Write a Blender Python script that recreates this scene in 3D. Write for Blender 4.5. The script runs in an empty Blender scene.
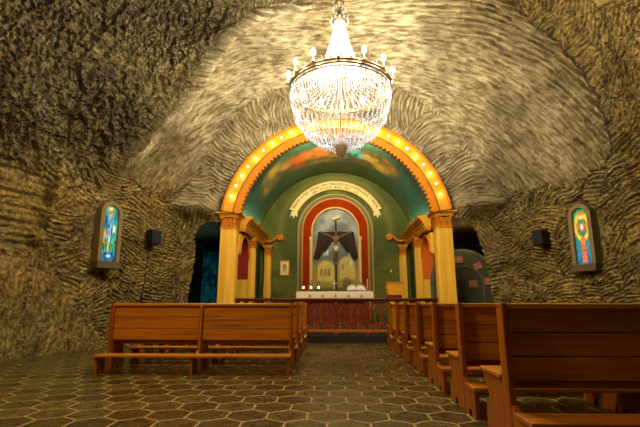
import bpy, bmesh, math, random
import numpy as np
from mathutils import Vector, Matrix
from mathutils.bvhtree import BVHTree
random.seed(7)
PI = math.pi
scene = bpy.context.scene
COL = scene.collection

# ------------------------------------------------------------------ camera, world, exposure
F_PX = 412.0
PITCH = math.atan(89.5 / F_PX)
YAW = 15 * math.cos(PITCH) / F_PX
cd = bpy.data.cameras.new('camera'); cam = bpy.data.objects.new('camera', cd); COL.objects.link(cam)
cd.sensor_width = 36; cd.lens = F_PX / 640 * 36; cd.clip_end = 100
cam.location = (0, 0, 1.0); cam.rotation_euler = (PI / 2 + PITCH, 0, YAW)
scene.camera = cam
w = bpy.data.worlds.new('world'); scene.world = w; w.use_nodes = True
w.node_tree.nodes['Background'].inputs[0].default_value = (0.02, 0.016, 0.01, 1)
w.node_tree.nodes['Background'].inputs[1].default_value = 0.3
vs = scene.view_settings
vs.view_transform = 'Standard'; vs.look = 'None'; vs.gamma = 1; vs.use_curve_mapping = False
vs.exposure = 0.13

def light(name, kind, loc, power, color, size=0.1, rot=None, spot=None):
    l = bpy.data.lights.new(name, kind); l.energy = power; l.color = color
    if kind == 'AREA': l.shape = 'DISK'; l.size = size
    else: l.shadow_soft_size = size
    if kind == 'SPOT': l.spot_size = spot; l.spot_blend = 0.8
    o = bpy.data.objects.new(name, l); COL.objects.link(o); o.location = loc
    if rot: o.rotation_euler = rot
    return o
CH = Vector((0.13, 7.0, 4.86))                     # chandelier ring centre
# lamps of the nave behind the camera
light('nave_lamp', 'AREA', (-3.0, 2.6, 4.9), 165, (1.0, 0.72, 0.32), 0.8, (math.radians(28), math.radians(-8), 0))
light('nave_lamp', 'AREA', (-0.5, -2.5, 6.4), 12, (1.0, 0.72, 0.32), 1.6, (math.radians(15), 0, 0))
# fill lights added inside the sanctuary to brighten the painted vault
for sx_ in (-1, 1):                                # added fill lights, out of view on top of the side cornices
    lc_ = light('vault_fill', 'AREA', (sx_ * 2.58, 13.5, 3.62), 9, (1.0, 0.84, 0.50), 0.1, (0, math.radians(180 + 38 * sx_), 0))
    lc_.data.shape = 'RECTANGLE'; lc_.data.size = 0.12; lc_.data.size_y = 2.6
for x_, a_ in ((-0.55, 14), (0.1, 0), (0.75, -14)):   # added spots behind the arch crown, brightening the fresco
    light('fresco_fill', 'SPOT', (x_, 11.5, 5.30), 170, (1.0, 0.84, 0.52), 0.06, (math.radians(98), 0, math.radians(a_ * 1.8)), math.radians(110))
# teal lamp of the side chapel on the left
light('chapel_lamp', 'POINT', (-4.3, 12.9, 2.4), 7, (0.16, 0.60, 0.62), 0.15)
light('chapel_lamp', 'POINT', (3.9, 12.2, 2.6), 7, (1.0, 0.75, 0.45), 0.15)

# ------------------------------------------------------------------ helpers
def link(o, parent=None):
    COL.objects.link(o)
    if parent is not None: o.parent = parent
    return o
def tag(o, label=None, cat=None, group=None, kind=None):
    if label: o['label'] = label
    if cat: o['category'] = cat
    if group: o['group'] = group
    if kind: o['kind'] = kind
    return o
def empty(name, loc=(0, 0, 0), rz=0):
    o = bpy.data.objects.new(name, None); o.empty_display_size = 0.1
    o.location = loc; o.rotation_euler = (0, 0, rz); return link(o)

class MB:
    def __init__(s): s.v = []; s.f = []; s.mi = []; s.smooth = []; s.cur = 0
    def add(s, vs_, fs, smooth=False):
        b = len(s.v); s.v += [tuple(p) for p in vs_]
        for f in fs: s.f.append([b + i for i in f]); s.mi.append(s.cur); s.smooth.append(smooth)
        return s
    def box(s, x0, x1, y0, y1, z0, z1, bev=0.0):
        if bev <= 0:
            v = [(x, y, z) for z in (z0, z1) for y in (y0, y1) for x in (x0, x1)]
            return s.add(v, [(0, 2, 3, 1), (4, 5, 7, 6), (0, 1, 5, 4), (2, 6, 7, 3), (0, 4, 6, 2), (1, 3, 7, 5)])
        bm = bmesh.new(); bmesh.ops.create_cube(bm, size=1)
        for q in bm.verts: q.co = Vector(((x0 + x1) / 2 + q.co.x * (x1 - x0), (y0 + y1) / 2 + q.co.y * (y1 - y0), (z0 + z1) / 2 + q.co.z * (z1 - z0)))
        bmesh.ops.bevel(bm, geom=bm.edges[:], offset=bev, segments=2, affect='EDGES', profile=0.5)
        return s.bm(bm)
    def bm(s, bm, smooth=False):
        bm.verts.index_update()
        s.add([q.co[:] for q in bm.verts], [[q.index for q in f.verts] for f in bm.faces], smooth); bm.free(); return s
    def prism(s, pts, axis, a, b):
        """polygon pts in the two other axes, extruded on axis from a to b"""
        def m(p, t):
            return {'x': (t, p[0], p[1]), 'y': (p[0], t, p[1]), 'z': (p[0], p[1], t)}[axis]
        n = len(pts)
        v = [m(p, a) for p in pts] + [m(p, b) for p in pts]
        fs = [[i, (i + 1) % n, n + (i + 1) % n, n + i] for i in range(n)] + [list(range(n))[::-1], list(range(n, 2 * n))]
        return s.add(v, fs)
    def lathe(s, prof, c=(0, 0, 0), n=24, smooth=True, cap=True):
        v = []; fs = []
        for r, z in prof:
            for k in range(n):
                a = 2 * PI * k / n; v.append((c[0] + r * math.cos(a), c[1] + r * math.sin(a), c[2] + z))
        for i in range(len(prof) - 1):
            for k in range(n):
                fs.append((i * n + k, i * n + (k + 1) % n, (i + 1) * n + (k + 1) % n, (i + 1) * n + k))
        if cap: fs.append(tuple(range(n))[::-1]); fs.append(tuple(range((len(prof) - 1) * n, len(prof) * n)))
        return s.add(v, fs, smooth)
    def tube(s, pts, r, n=8, closed=False, smooth=True):
        pts = [Vector(p) for p in pts]; N = len(pts); v = []; fs = []
        rr = r if isinstance(r, (list, tuple)) else [r] * N
        up = None
        for i, p in enumerate(pts):
            if closed: t = pts[(i + 1) % N] - pts[i - 1]
            else: t = pts[min(i + 1, N - 1)] - pts[max(i - 1, 0)]
            t.normalize()
            if up is None:
                up = Vector((0, 0, 1)) if abs(t.z) < 0.9 else Vector((1, 0, 0))
            a = t.cross(up).normalized(); b = a.cross(t).normalized(); up = b
            for k in range(n):
                an = 2 * PI * k / n; v.append(p + (a * math.cos(an) + b * math.sin(an)) * rr[i])
        for i in range(N if closed else N - 1):
            j = (i + 1) % N
            for k in range(n): fs.append((i * n + k, i * n + (k + 1) % n, j * n + (k + 1) % n, j * n + k))
        if not closed: fs.append(tuple(range(n))[::-1]); fs.append(tuple(range((N - 1) * n, N * n)))
        return s.add(v, fs, smooth)
    def ball(s, c, r, n=10, m=6, sz=1.0):
        prof = [(max(1e-4, r * math.sin(PI * i / m)), -r * sz * math.cos(PI * i / m)) for i in range(m + 1)]
        return s.lathe(prof, c, n)
    def octa(s, c, r, h):
        x, y, z = c
        return s.add([(x + r, y, z), (x, y + r, z), (x - r, y, z), (x, y - r, z), (x, y, z + h), (x, y, z - h)],
                     [(0, 1, 4), (1, 2, 4), (2, 3, 4), (3, 0, 4), (1, 0, 5), (2, 1, 5), (3, 2, 5), (0, 3, 5)])
    def arcband(s, c, r0, r1, y0, y1, a0=0, a1=PI, n=48):
        """a band between radii r0<r1 in the xz plane about c=(x,z), thick from y0 to y1"""
        v = []; fs = []
        for i in range(n + 1):
            a = a0 + (a1 - a0) * i / n; ca, sa = math.cos(a), math.sin(a)
            for (r, y) in ((r0, y0), (r1, y0), (r1, y1), (r0, y1)): v.append((c[0] + r * ca, y, c[1] + r * sa))
        for i in range(n):
            for k in range(4): fs.append((4 * i + k, 4 * i + (k + 1) % 4, 4 * i + 4 + (k + 1) % 4, 4 * i + 4 + k))
        fs.append((0, 3, 2, 1)); fs.append((4 * n, 4 * n + 1, 4 * n + 2, 4 * n + 3))
        return s.add(v, fs)
    def build(s, name, mat, parent=None):
        me = bpy.data.meshes.new(name); me.from_pydata(s.v, [], s.f)
        mats = mat if isinstance(mat, (list, tuple)) else [mat]
        for m in mats: me.materials.append(m)
        me.polygons.foreach_set('material_index', s.mi); me.polygons.foreach_set('use_smooth', s.smooth)
        bm = bmesh.new(); bm.from_mesh(me); bmesh.ops.recalc_face_normals(bm, faces=bm.faces); bm.to_mesh(bm_me(me)); bm.free()
        me.update()
        return link(bpy.data.objects.new(name, me), parent)
def bm_me(me): return me

# ------------------------------------------------------------------ materials
def new_mat(name):
    m = bpy.data.materials.new(name); m.use_nodes = True
    nt = m.node_tree; return m, nt, nt.nodes['Principled BSDF']
def simple(name, col, rough=0.5, metal=0.0, var=0.12, scale=12.0, bump=0.0, spec=0.25):
    m, nt, b = new_mat(name); N, L = nt.nodes, nt.links
    tc = N.new('ShaderNodeTexCoord'); no = N.new('ShaderNodeTexNoise'); no.inputs['Scale'].default_value = scale; no.inputs['Detail'].default_value = 4
    L.new(tc.outputs['Object'], no.inputs['Vector'])
    mx = N.new('ShaderNodeMix'); mx.data_type = 'RGBA'
    mx.inputs[6].default_value = tuple(c * (1 - var) for c in col) + (1,); mx.inputs[7].default_value = tuple(min(1, c * (1 + var)) for c in col) + (1,)
    L.new(no.outputs['Fac'], mx.inputs[0]); L.new(mx.outputs[2], b.inputs['Base Color'])
    b.inputs['Roughness'].default_value = rough; b.inputs['Metallic'].default_value = metal
    b.inputs['Specular IOR Level'].default_value = spec
    if bump:
        bp = N.new('ShaderNodeBump'); bp.inputs['Strength'].default_value = bump; bp.inputs['Distance'].default_value = 0.01
        L.new(no.outputs['Fac'], bp.inputs['Height']); L.new(bp.outputs[0], b.inputs['Normal'])
    return m
def wood(name, c0, c1, rough=0.35, axis='X', scale=1.0):
    m, nt, b = new_mat(name); N, L = nt.nodes, nt.links
    tc = N.new('ShaderNodeTexCoord'); mp = N.new('ShaderNodeMapping')
    sc = {'X': (1.2, 22, 22), 'Y': (22, 1.2, 22), 'Z': (22, 22, 1.2)}[axis]
    mp.inputs['Scale'].default_value = tuple(a * scale for a in sc)
    L.new(tc.outputs['Object'], mp.inputs['Vector'])
    no = N.new('ShaderNodeTexNoise'); no.inputs['Scale'].default_value = 1.0; no.inputs['Detail'].default_value = 5; no.inputs['Distortion'].default_value = 0.6
    L.new(mp.outputs[0], no.inputs['Vector'])
    cr = N.new('ShaderNodeValToRGB'); cr.color_ramp.elements[0].position = 0.3; cr.color_ramp.elements[1].position = 0.7
    cr.color_ramp.elements[0].color = c0 + (1,); cr.color_ramp.elements[1].color = c1 + (1,)
    L.new(no.outputs['Fac'], cr.inputs[0]); L.new(cr.outputs[0], b.inputs['Base Color'])
    b.inputs['Roughness'].default_value = rough; b.inputs['Specular IOR Level'].default_value = 0.3
    bp = N.new('ShaderNodeBump'); bp.inputs['Strength'].default_value = 0.15; bp.inputs['Distance'].default_value = 0.004
    L.new(no.outputs['Fac'], bp.inputs['Height']); L.new(bp.outputs[0], b.inputs['Normal'])
    return m
def emis(name, col, strength):
    m, nt, b = new_mat(name); b.inputs['Base Color'].default_value = col + (1,)
    b.inputs['Emission Color'].default_value = col + (1,); b.inputs['Emission Strength'].default_value = strength
    return m
def attr_mat(name, rough=0.6, emit=0.0, attr='paint', bump=0.0):
    m, nt, b = new_mat(name); N, L = nt.nodes, nt.links
    a = N.new('ShaderNodeAttribute'); a.attribute_name = attr
    L.new(a.outputs['Color'], b.inputs['Base Color']); b.inputs['Roughness'].default_value = rough; b.inputs['Specular IOR Level'].default_value = 0.25
    if emit:
        L.new(a.outputs['Color'], b.inputs['Emission Color']); b.inputs['Emission Strength'].default_value = emit
    if bump:
        tc = N.new('ShaderNodeTexCoord'); no = N.new('ShaderNodeTexNoise'); no.inputs['Scale'].default_value = 9
        L.new(tc.outputs['Object'], no.inputs['Vector'])
        bp = N.new('ShaderNodeBump'); bp.inputs['Strength'].default_value = bump; bp.inputs['Distance'].default_value = 0.02
        L.new(no.outputs['Fac'], bp.inputs['Height']); L.new(bp.outputs[0], b.inputs['Normal'])
    return m

M = {}
M['pew_back'] = wood('pew_plank_wood', (0.28, 0.082, 0.006), (0.56, 0.205, 0.016), 0.33, 'X')
M['pew_dark'] = wood('pew_post_wood', (0.24, 0.060, 0.006), (0.42, 0.125, 0.012), 0.33, 'Z')
M['red_wood'] = wood('red_brown_wood', (0.08, 0.012, 0.004), (0.17, 0.028, 0.007), 0.35, 'X')
M['gold'] = simple('ochre_gold_paint', (0.70, 0.33, 0.022), 0.42, 0.0, 0.2, 6, 0.1)
M['gold_deep'] = simple('deep_gold_paint', (0.60, 0.20, 0.012), 0.4, 0.0, 0.22, 9, 0.1)
M['column'] = wood('yellow_column_paint', (0.68, 0.36, 0.028), (0.92, 0.54, 0.06), 0.45, 'Z', 0.35)
M['seam'] = simple('brown_line_paint', (0.16, 0.05, 0.01), 0.5)
M['green_dark'] = simple('dark_green_paint', (0.035, 0.075, 0.02), 0.5, 0, 0.3, 3)
M['red'] = simple('brick_red_paint', (0.30, 0.032, 0.003), 0.85, 0, 0.4, 2, spec=0.05)
M['orange'] = simple('orange_paint', (0.66, 0.13, 0.008), 0.5, 0, 0.2, 3)
M['crimson'] = simple('crimson_paint', (0.30, 0.018, 0.010), 0.5, 0, 0.2, 3)
M['cream'] = simple('cream_paint', (0.80, 0.66, 0.28), 0.6, 0, 0.1, 6)
M['ink'] = simple('dark_ink', (0.06, 0.03, 0.01), 0.7)
M['cloth'] = simple('white_linen', (0.78, 0.68, 0.48), 0.85, 0, 0.05, 20)
M['rose'] = simple('rose_embroidery', (0.62, 0.22, 0.12), 0.8)
M['brass'] = simple('brass', (0.75, 0.52, 0.2), 0.25, 1.0, 0.1)
M['bronze'] = simple('bronze', (0.30, 0.22, 0.12), 0.35, 0.8, 0.1)
M['black'] = simple('black_plastic', (0.012, 0.010, 0.010), 0.5)
M['iron'] = simple('dark_iron', (0.03, 0.025, 0.02), 0.5, 0.5)
M['stone_trim'] = simple('tan_stone_trim', (0.20, 0.145, 0.06), 0.8, 0, 0.3, 9, 0.5)
M['stone_sill'] = simple('brown_stone_sill', (0.10, 0.07, 0.035), 0.8, 0, 0.3, 9, 0.5)
M['step'] = simple('dark_stone_step', (0.02, 0.017, 0.012), 0.4, 0, 0.3, 5)
M['paper'] = simple('white_paper', (0.85, 0.84, 0.78), 0.8, 0, 0.03)
M['pink'] = simple('dusty_pink_paper', (0.42, 0.17, 0.12), 0.8)
M['board'] = simple('grey_green_board', (0.07, 0.075, 0.04), 0.6, 0, 0.35, 3)
M['board_line'] = simple('pale_grey_green_moulding', (0.12, 0.12, 0.07), 0.6)
M['wax'] = emis('lit_candle_glass', (1.0, 0.84, 0.5), 1.3)
M['bulb'] = emis('warm_bulb', (1.0, 0.80, 0.42), 14.0)
M['chbulb'] = emis('chandelier_bulb', (1.0, 0.95, 0.84), 30.0)
m, nt, b = new_mat('cut_crystal')
b.inputs['Base Color'].default_value = (0.66, 0.68, 0.72, 1); b.inputs['Roughness'].default_value = 0.15
tr = nt.nodes.new('ShaderNodeBsdfTranslucent'); tr.inputs[0].default_value = (0.72, 0.74, 0.80, 1)
tp = nt.nodes.new('ShaderNodeBsdfTransparent')
mxs = nt.nodes.new('ShaderNodeMixShader'); mxs.inputs[0].default_value = 0.5
mx2 = nt.nodes.new('ShaderNodeMixShader'); mx2.inputs[0].default_value = 0.2
nt.links.new(b.outputs[0], mxs.inputs[1]); nt.links.new(tr.outputs[0], mxs.inputs[2])
nt.links.new(mxs.outputs[0], mx2.inputs[1]); nt.links.new(tp.outputs[0], mx2.inputs[2])
nt.links.new(mx2.outputs[0], nt.nodes['Material Output'].inputs[0]); M['crystal'] = m

def rock_material():
    m, nt, b = new_mat('carved_salt_rock'); N, L = nt.nodes, nt.links
    at = N.new('ShaderNodeAttribute'); at.attribute_name = 'flow'      # arc length, depth in metres along the pick strokes
    zn = N.new('ShaderNodeAttribute'); zn.attribute_name = 'rocktype'  # r = sooty, g = ochre, b = pale salt
    sp = N.new('ShaderNodeSeparateColor'); L.new(zn.outputs['Color'], sp.inputs[0])
    geo = N.new('ShaderNodeNewGeometry')
    def noise(vec, scale, det=4, dist=0.0):
        n = N.new('ShaderNodeTexNoise'); n.inputs['Scale'].default_value = scale; n.inputs['Detail'].default_value = det
        n.inputs['Distortion'].default_value = dist; L.new(vec, n.inputs['Vector']); return n.outputs['Fac']
    mp = N.new('ShaderNodeMapping'); mp.inputs['Scale'].default_value = (2.8, 21.0, 1.0); L.new(at.outputs['Vector'], mp.inputs['Vector'])
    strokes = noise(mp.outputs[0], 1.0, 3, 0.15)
    fine = noise(geo.outputs['Position'], 13, 6, 0.9)
    mid = noise(geo.outputs['Position'], 3.2, 4, 0.4)
    big = noise(geo.outputs['Position'], 0.7, 3)
    mixm = N.new('ShaderNodeMix'); mixm.inputs[0].default_value = 0.55; L.new(strokes, mixm.inputs[2]); L.new(fine, mixm.inputs[3]); mixn = mixm.outputs[0]
    def ramp(fac, p0, c0, p1, c1):
        r = N.new('ShaderNodeValToRGB'); r.color_ramp.elements[0].position = p0; r.color_ramp.elements[1].position = p1
        r.color_ramp.elements[0].color = c0 + (1,); r.color_ramp.elements[1].color = c1 + (1,); L.new(fac, r.inputs[0]); return r.outputs[0]
    def mix(f, a, c, mode='MIX'):
        x = N.new('ShaderNodeMix'); x.data_type = 'RGBA'; x.blend_type = mode
        if isinstance(f, float): x.inputs[0].default_value = f
        else: L.new(f, x.inputs[0])
        for s_, i in ((a, 6), (c, 7)):
            if isinstance(s_, tuple): x.inputs[i].default_value = s_ + (1,)
            else: L.new(s_, x.inputs[i])
        return x.outputs[2]
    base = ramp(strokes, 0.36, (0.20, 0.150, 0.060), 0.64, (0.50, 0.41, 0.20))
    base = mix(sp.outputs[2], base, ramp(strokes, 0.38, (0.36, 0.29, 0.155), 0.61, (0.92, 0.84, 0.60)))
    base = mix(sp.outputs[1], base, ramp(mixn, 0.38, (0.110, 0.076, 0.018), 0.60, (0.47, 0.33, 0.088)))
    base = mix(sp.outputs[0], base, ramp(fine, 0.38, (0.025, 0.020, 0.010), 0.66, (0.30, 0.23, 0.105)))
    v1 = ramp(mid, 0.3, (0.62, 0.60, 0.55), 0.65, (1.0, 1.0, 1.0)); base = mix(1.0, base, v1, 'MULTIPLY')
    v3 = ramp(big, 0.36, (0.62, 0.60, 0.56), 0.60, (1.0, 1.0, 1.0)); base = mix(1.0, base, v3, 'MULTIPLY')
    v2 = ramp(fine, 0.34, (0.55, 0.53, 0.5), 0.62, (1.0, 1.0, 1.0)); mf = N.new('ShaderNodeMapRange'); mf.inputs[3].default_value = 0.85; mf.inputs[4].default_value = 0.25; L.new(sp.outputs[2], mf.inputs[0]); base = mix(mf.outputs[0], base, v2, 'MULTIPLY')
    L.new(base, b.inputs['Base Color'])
    b.inputs['Roughness'].default_value = 0.62; b.inputs['Specular IOR Level'].default_value = 0.35
    ad = N.new('ShaderNodeMath'); ad.operation = 'ADD'; L.new(strokes, ad.inputs[0]); L.new(fine, ad.inputs[1])
    bp = N.new('ShaderNodeBump'); bp.inputs['Strength'].default_value = 1.0; bp.inputs['Distance'].default_value = 0.035
    mr = N.new('ShaderNodeMapRange'); mr.inputs[3].default_value = 1.0; mr.inputs[4].default_value = 0.5; L.new(sp.outputs[2], mr.inputs[0]); L.new(mr.outputs[0], bp.inputs['Strength'])
    L.new(ad.outputs[0], bp.inputs['Height']); L.new(bp.outputs[0], b.inputs['Normal'])
    return m
M['rock'] = rock_material()

def floor_material():
    m, nt, b = new_mat('hexagonal_stone_tiles'); N, L = nt.nodes, nt.links
    geo = N.new('ShaderNodeNewGeometry')
    W = 0.3645
    def vm(op, a, c=None, out=0):
        n = N.new('ShaderNodeVectorMath'); n.operation = op
        for i, q in enumerate((a, c)):
            if q is None: continue
            if isinstance(q, tuple): n.inputs[i].default_value = q
            elif isinstance(q, float): n.inputs[3].default_value = q
            else: L.new(q, n.inputs[i])
        return n.outputs['Value'] if op in ('DOT_PRODUCT', 'LENGTH') else n.outputs['Vector']
    def mt(op, a, c=0.0):
        n = N.new('ShaderNodeMath'); n.operation = op
        for i, q in enumerate((a, c)):
            if isinstance(q, float): n.inputs[i].default_value = q
            else: L.new(q, n.inputs[i])
        return n.outputs[0]
    flat = vm('MULTIPLY', geo.outputs['Position'], (1 / W, 1 / W, 0.0))
    wob = N.new('ShaderNodeTexNoise'); wob.inputs['Scale'].default_value = 5.0; L.new(geo.outputs['Position'], wob.inputs['Vector'])
    w2 = vm('MULTIPLY', vm('SUBTRACT', wob.outputs['Color'], (0.5, 0.5, 0.5)), (0.07, 0.07, 0.0))
    p = vm('ADD', vm('ADD', flat, w2), (100 + HEXO[0], 100 * 1.7320508 + HEXO[1], 0.0))
    S = (1.0, 1.7320508, 1.0); H = (0.5, 0.8660254, 0.0)
    a = vm('SUBTRACT', vm('MODULO', p, S), H)
    c = vm('SUBTRACT', vm('MODULO', vm('SUBTRACT', p, H), S), H)
    la = vm('LENGTH', a); lc = vm('LENGTH', c)
    sel = mt('LESS_THAN', la, lc)
    mx = N.new('ShaderNodeMix'); mx.data_type = 'VECTOR'; L.new(sel, mx.inputs[0]); L.new(c, mx.inputs[4]); L.new(a, mx.inputs[5])
    g = mx.outputs[1]; ga = vm('ABSOLUTE', g)
    d2 = vm('DOT_PRODUCT', ga, (0.5, 0.8660254, 0.0)); sx = N.new('ShaderNodeSeparateXYZ'); L.new(ga, sx.inputs[0])
    d = mt('MAXIMUM', d2, sx.outputs[0])
    tid = vm('SUBTRACT', p, g)
    wn = N.new('ShaderNodeTexWhiteNoise'); wn.noise_dimensions = '3D'
    L.new(vm('SNAP', vm('ADD', tid, (0.01, 0.01, 0.0)), (0.25, 0.25, 1.0)), wn.inputs['Vector'])
    r = N.new('ShaderNodeValToRGB'); r.color_ramp.elements[0].color = (0.036, 0.026, 0.006, 1); r.color_ramp.elements[1].color = (0.082, 0.060, 0.015, 1)
    L.new(wn.outputs['Value'], r.inputs[0])
    no = N.new('ShaderNodeTexNoise'); no.inputs['Scale'].default_value = 9; no.inputs['Detail'].default_value = 6; no.inputs['Distortion'].default_value = 1.2
    L.new(geo.outputs['Position'], no.inputs['Vector'])
    r2 = N.new('ShaderNodeValToRGB'); r2.color_ramp.elements[0].position = 0.35; r2.color_ramp.elements[1].position = 0.7
    r2.color_ramp.elements[0].color = (0.55, 0.55, 0.5, 1); r2.color_ramp.elements[1].color = (1.5, 1.45, 1.3, 1); L.new(no.outputs['Fac'], r2.inputs[0])
    ml = N.new('ShaderNodeMix'); ml.data_type = 'RGBA'; ml.blend_type = 'MULTIPLY'; ml.inputs[0].default_value = 1; L.new(r.outputs[0], ml.inputs[6]); L.new(r2.outputs[0], ml.inputs[7])
    gr = N.new('ShaderNodeMapRange'); gr.inputs[1].default_value = 0.462; gr.inputs[2].default_value = 0.478; L.new(d, gr.inputs[0])
    mg = N.new('ShaderNodeMix'); mg.data_type = 'RGBA'; L.new(gr.outputs[0], mg.inputs[0]); L.new(ml.outputs[2], mg.inputs[6]); mg.inputs[7].default_value = (0.24, 0.165, 0.045, 1)
    L.new(mg.outputs[2], b.inputs['Base Color'])
    rr = N.new('ShaderNodeMapRange'); rr.inputs[3].default_value = 0.16; rr.inputs[4].default_value = 0.42; L.new(no.outputs['Fac'], rr.inputs[0])
    rg = mt('ADD', rr.outputs[0], mt('MULTIPLY', gr.outputs[0], 0.3)); L.new(rg, b.inputs['Roughness'])
    b.inputs['Specular IOR Level'].default_value = 0.4
    hh = mt('SUBTRACT', mt('MULTIPLY', no.outputs['Fac'], 0.35), gr.outputs[0])
    bp = N.new('ShaderNodeBump'); bp.inputs['Strength'].default_value = 0.45; bp.inputs['Distance'].default_value = 0.012
    L.new(hh, bp.inputs['Height']); L.new(bp.outputs[0], b.inputs['Normal'])
    return m
HEXO = (0.70, 0.2)
M['floor'] = floor_material()

# ------------------------------------------------------------------ noise for the rock
def _hash(ix, iy, iz, seed):
    h = (ix.astype(np.int64) * 374761393 + iy.astype(np.int64) * 668265263 + iz.astype(np.int64) * 2147483647 + seed * 1274126177) & 0xffffffff
    h = ((h ^ (h >> 13)) * 1274126177) & 0xffffffff
    h = ((h ^ (h >> 16)) * 2246822519) & 0xffffffff
    return ((h ^ (h >> 15)) & 0xffffff) / float(0xffffff)
def vnoise(x, y, z=None, seed=0):
    if z is None: z = np.zeros_like(x)
    x0, y0, z0 = np.floor(x), np.floor(y), np.floor(z)
    fx, fy, fz = x - x0, y - y0, z - z0
    fx, fy, fz = [t * t * (3 - 2 * t) for t in (fx, fy, fz)]
    r = 0
    for dx in (0, 1):
        for dy in (0, 1):
            for dz in (0, 1):
                wgt = (fx if dx else 1 - fx) * (fy if dy else 1 - fy) * (fz if dz else 1 - fz)
                r = r + wgt * _hash(x0 + dx, y0 + dy, z0 + dz, seed)
    return r * 2 - 1
def fbm(x, y, z, o=4, seed=0):
    r = 0; a = 1.0; t = 0
    for i in range(o):
        r = r + a * vnoise(x, y, z, seed + i); t += a; a *= 0.5; x, y, z = x * 2.03, y * 2.03, z * 2.03
    return r / t
def patches(s, v, size, stretch, seed):
    """irregular carved patches: local coordinates about each patch centre, a random number and the distance to the seam"""
    u, w_ = s / (size * stretch), v / size; iu, iw = np.floor(u), np.floor(w_)
    best = np.full(u.shape, 1e9); sec = best.copy(); lu = np.zeros_like(u); lw = lu.copy(); rnd = lu.copy(); z = np.zeros_like(u)
    for du_ in (-1, 0, 1):
        for dw_ in (-1, 0, 1):
            a_, b_ = iu + du_, iw + dw_
            cu = a_ + 0.1 + 0.8 * _hash(a_, b_, z, seed); cw = b_ + 0.1 + 0.8 * _hash(a_, b_, z + 1, seed)
            d = np.hypot(u - cu, w_ - cw); m = d < best
            sec = np.where(m, best, np.minimum(sec, d)); best = np.where(m, d, best)
            lu = np.where(m, (u - cu) * size * stretch, lu); lw = np.where(m, (w_ - cw) * size, lw); rnd = np.where(m, _hash(a_, b_, z + 2, seed), rnd)
    return lu, lw, rnd, (sec - best) * size
def strokes(s, v, pitch, seed=0, key=None, warp=1.0, saw=False):
    """gouge marks side by side: rounded grooves with sharp crests across v, broken along s"""
    key = np.zeros_like(s) if key is None else key * 37.0
    t = v / pitch + warp * 0.45 * vnoise(s * 1.6, v * 1.1, key, seed=seed) + warp * 0.25 * vnoise(s * 5, v * 6, key, seed=seed + 5)
    n = np.floor(t); fr = t - n
    L_ = s / (pitch * 3.6) + 7.3 * _hash(n, n * 0, np.floor(key), seed + 3)          # each groove is a row of separate strikes
    m = np.floor(L_); fl = L_ - m; k = 0.35 + 0.65 * _hash(n, m, n * 0, seed + 4)
    if saw:                                                  # short steep facet, then a long one
        step = 0.34 + 0.10 * vnoise(s * 3, n, seed=seed + 12)
        return np.where(fr < step, fr / step, (1 - fr) / (1 - step)) * (0.45 + 0.55 * k) + 0.30 * np.abs(2 * fl - 1) ** 4
    return (np.abs(2 * fr - 1) ** 1.6) * 0.75 + 0.25 * np.abs(2 * fl - 1) ** 3 - 0.35 * k

def interp(y, pts):
    return np.interp(y, [p[0] for p in pts], [p[1] for p in pts])
def hw_left(y): return interp(y, [(-6, 6.4), (4, 6.9), (6.5, 6.35), (7.6, 6.05), (9.1, 5.35), (10.3, 4.85), (11.5, 4.45)])
def hw_right(y): return interp(y, [(-6, 6.4), (4, 6.6), (6.5, 6.35), (8, 6.1), (9.2, 5.75), (10.3, 5.2), (11.5, 4.65)])
def top_h(y): return interp(y, [(-6, 8.6), (6, 9.3), (8.3, 8.9), (9, 8.35), (11.5, 7.4)])
WIN_L = (-5.10, 9.02, 2.54); WIN_R = (5.53, 9.26, 2.46); WN_L = (0.90, -0.43); WN_R = (-0.92, -0.39)

def grid_mesh(name, P, flow, zone, mask=None, kind='structure', flip=False):
    n, k, _ = P.shape
    idx = np.arange(n * k).reshape(n, k)
    q = np.stack([idx[:-1, :-1], idx[1:, :-1], idx[1:, 1:], idx[:-1, 1:]], -1).reshape(-1, 4)
    if flip: q = q[:, ::-1]
    if mask is not None: q = q[mask.reshape(-1)]
    used = np.unique(q); rem = -np.ones(n * k, int); rem[used] = np.arange(len(used)); q = rem[q]
    V = P.reshape(-1, 3)[used]
    me = bpy.data.meshes.new(name)
    me.vertices.add(len(V)); me.vertices.foreach_set('co', V.astype(np.float32).ravel())
    me.loops.add(q.size); me.loops.foreach_set('vertex_index', q.astype(np.int32).ravel())
    me.polygons.add(len(q)); me.polygons.foreach_set('loop_start', (np.arange(len(q)) * 4).astype(np.int32))
    me.polygons.foreach_set('loop_total', np.full(len(q), 4, np.int32))
    me.update(calc_edges=True); me.validate()
    a = me.attributes.new('flow', 'FLOAT_VECTOR', 'POINT'); a.data.foreach_set('vector', flow.reshape(-1, 3)[used].astype(np.float32).ravel())
    c = me.attributes.new('rocktype', 'FLOAT_COLOR', 'POINT'); z4 = np.concatenate([zone.reshape(-1, 3)[used], np.ones((len(used), 1))], 1)
    c.data.foreach_set('color', z4.astype(np.float32).ravel())
    me.materials.append(M['rock'])
    me.polygons.foreach_set('use_smooth', np.zeros(len(q), bool))
    o = link(bpy.data.objects.new(name, me)); o['kind'] = kind
    return o
def smooth01(x, a, b): t = np.clip((x - a) / (b - a), 0, 1); return t * t * (3 - 2 * t)

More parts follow.
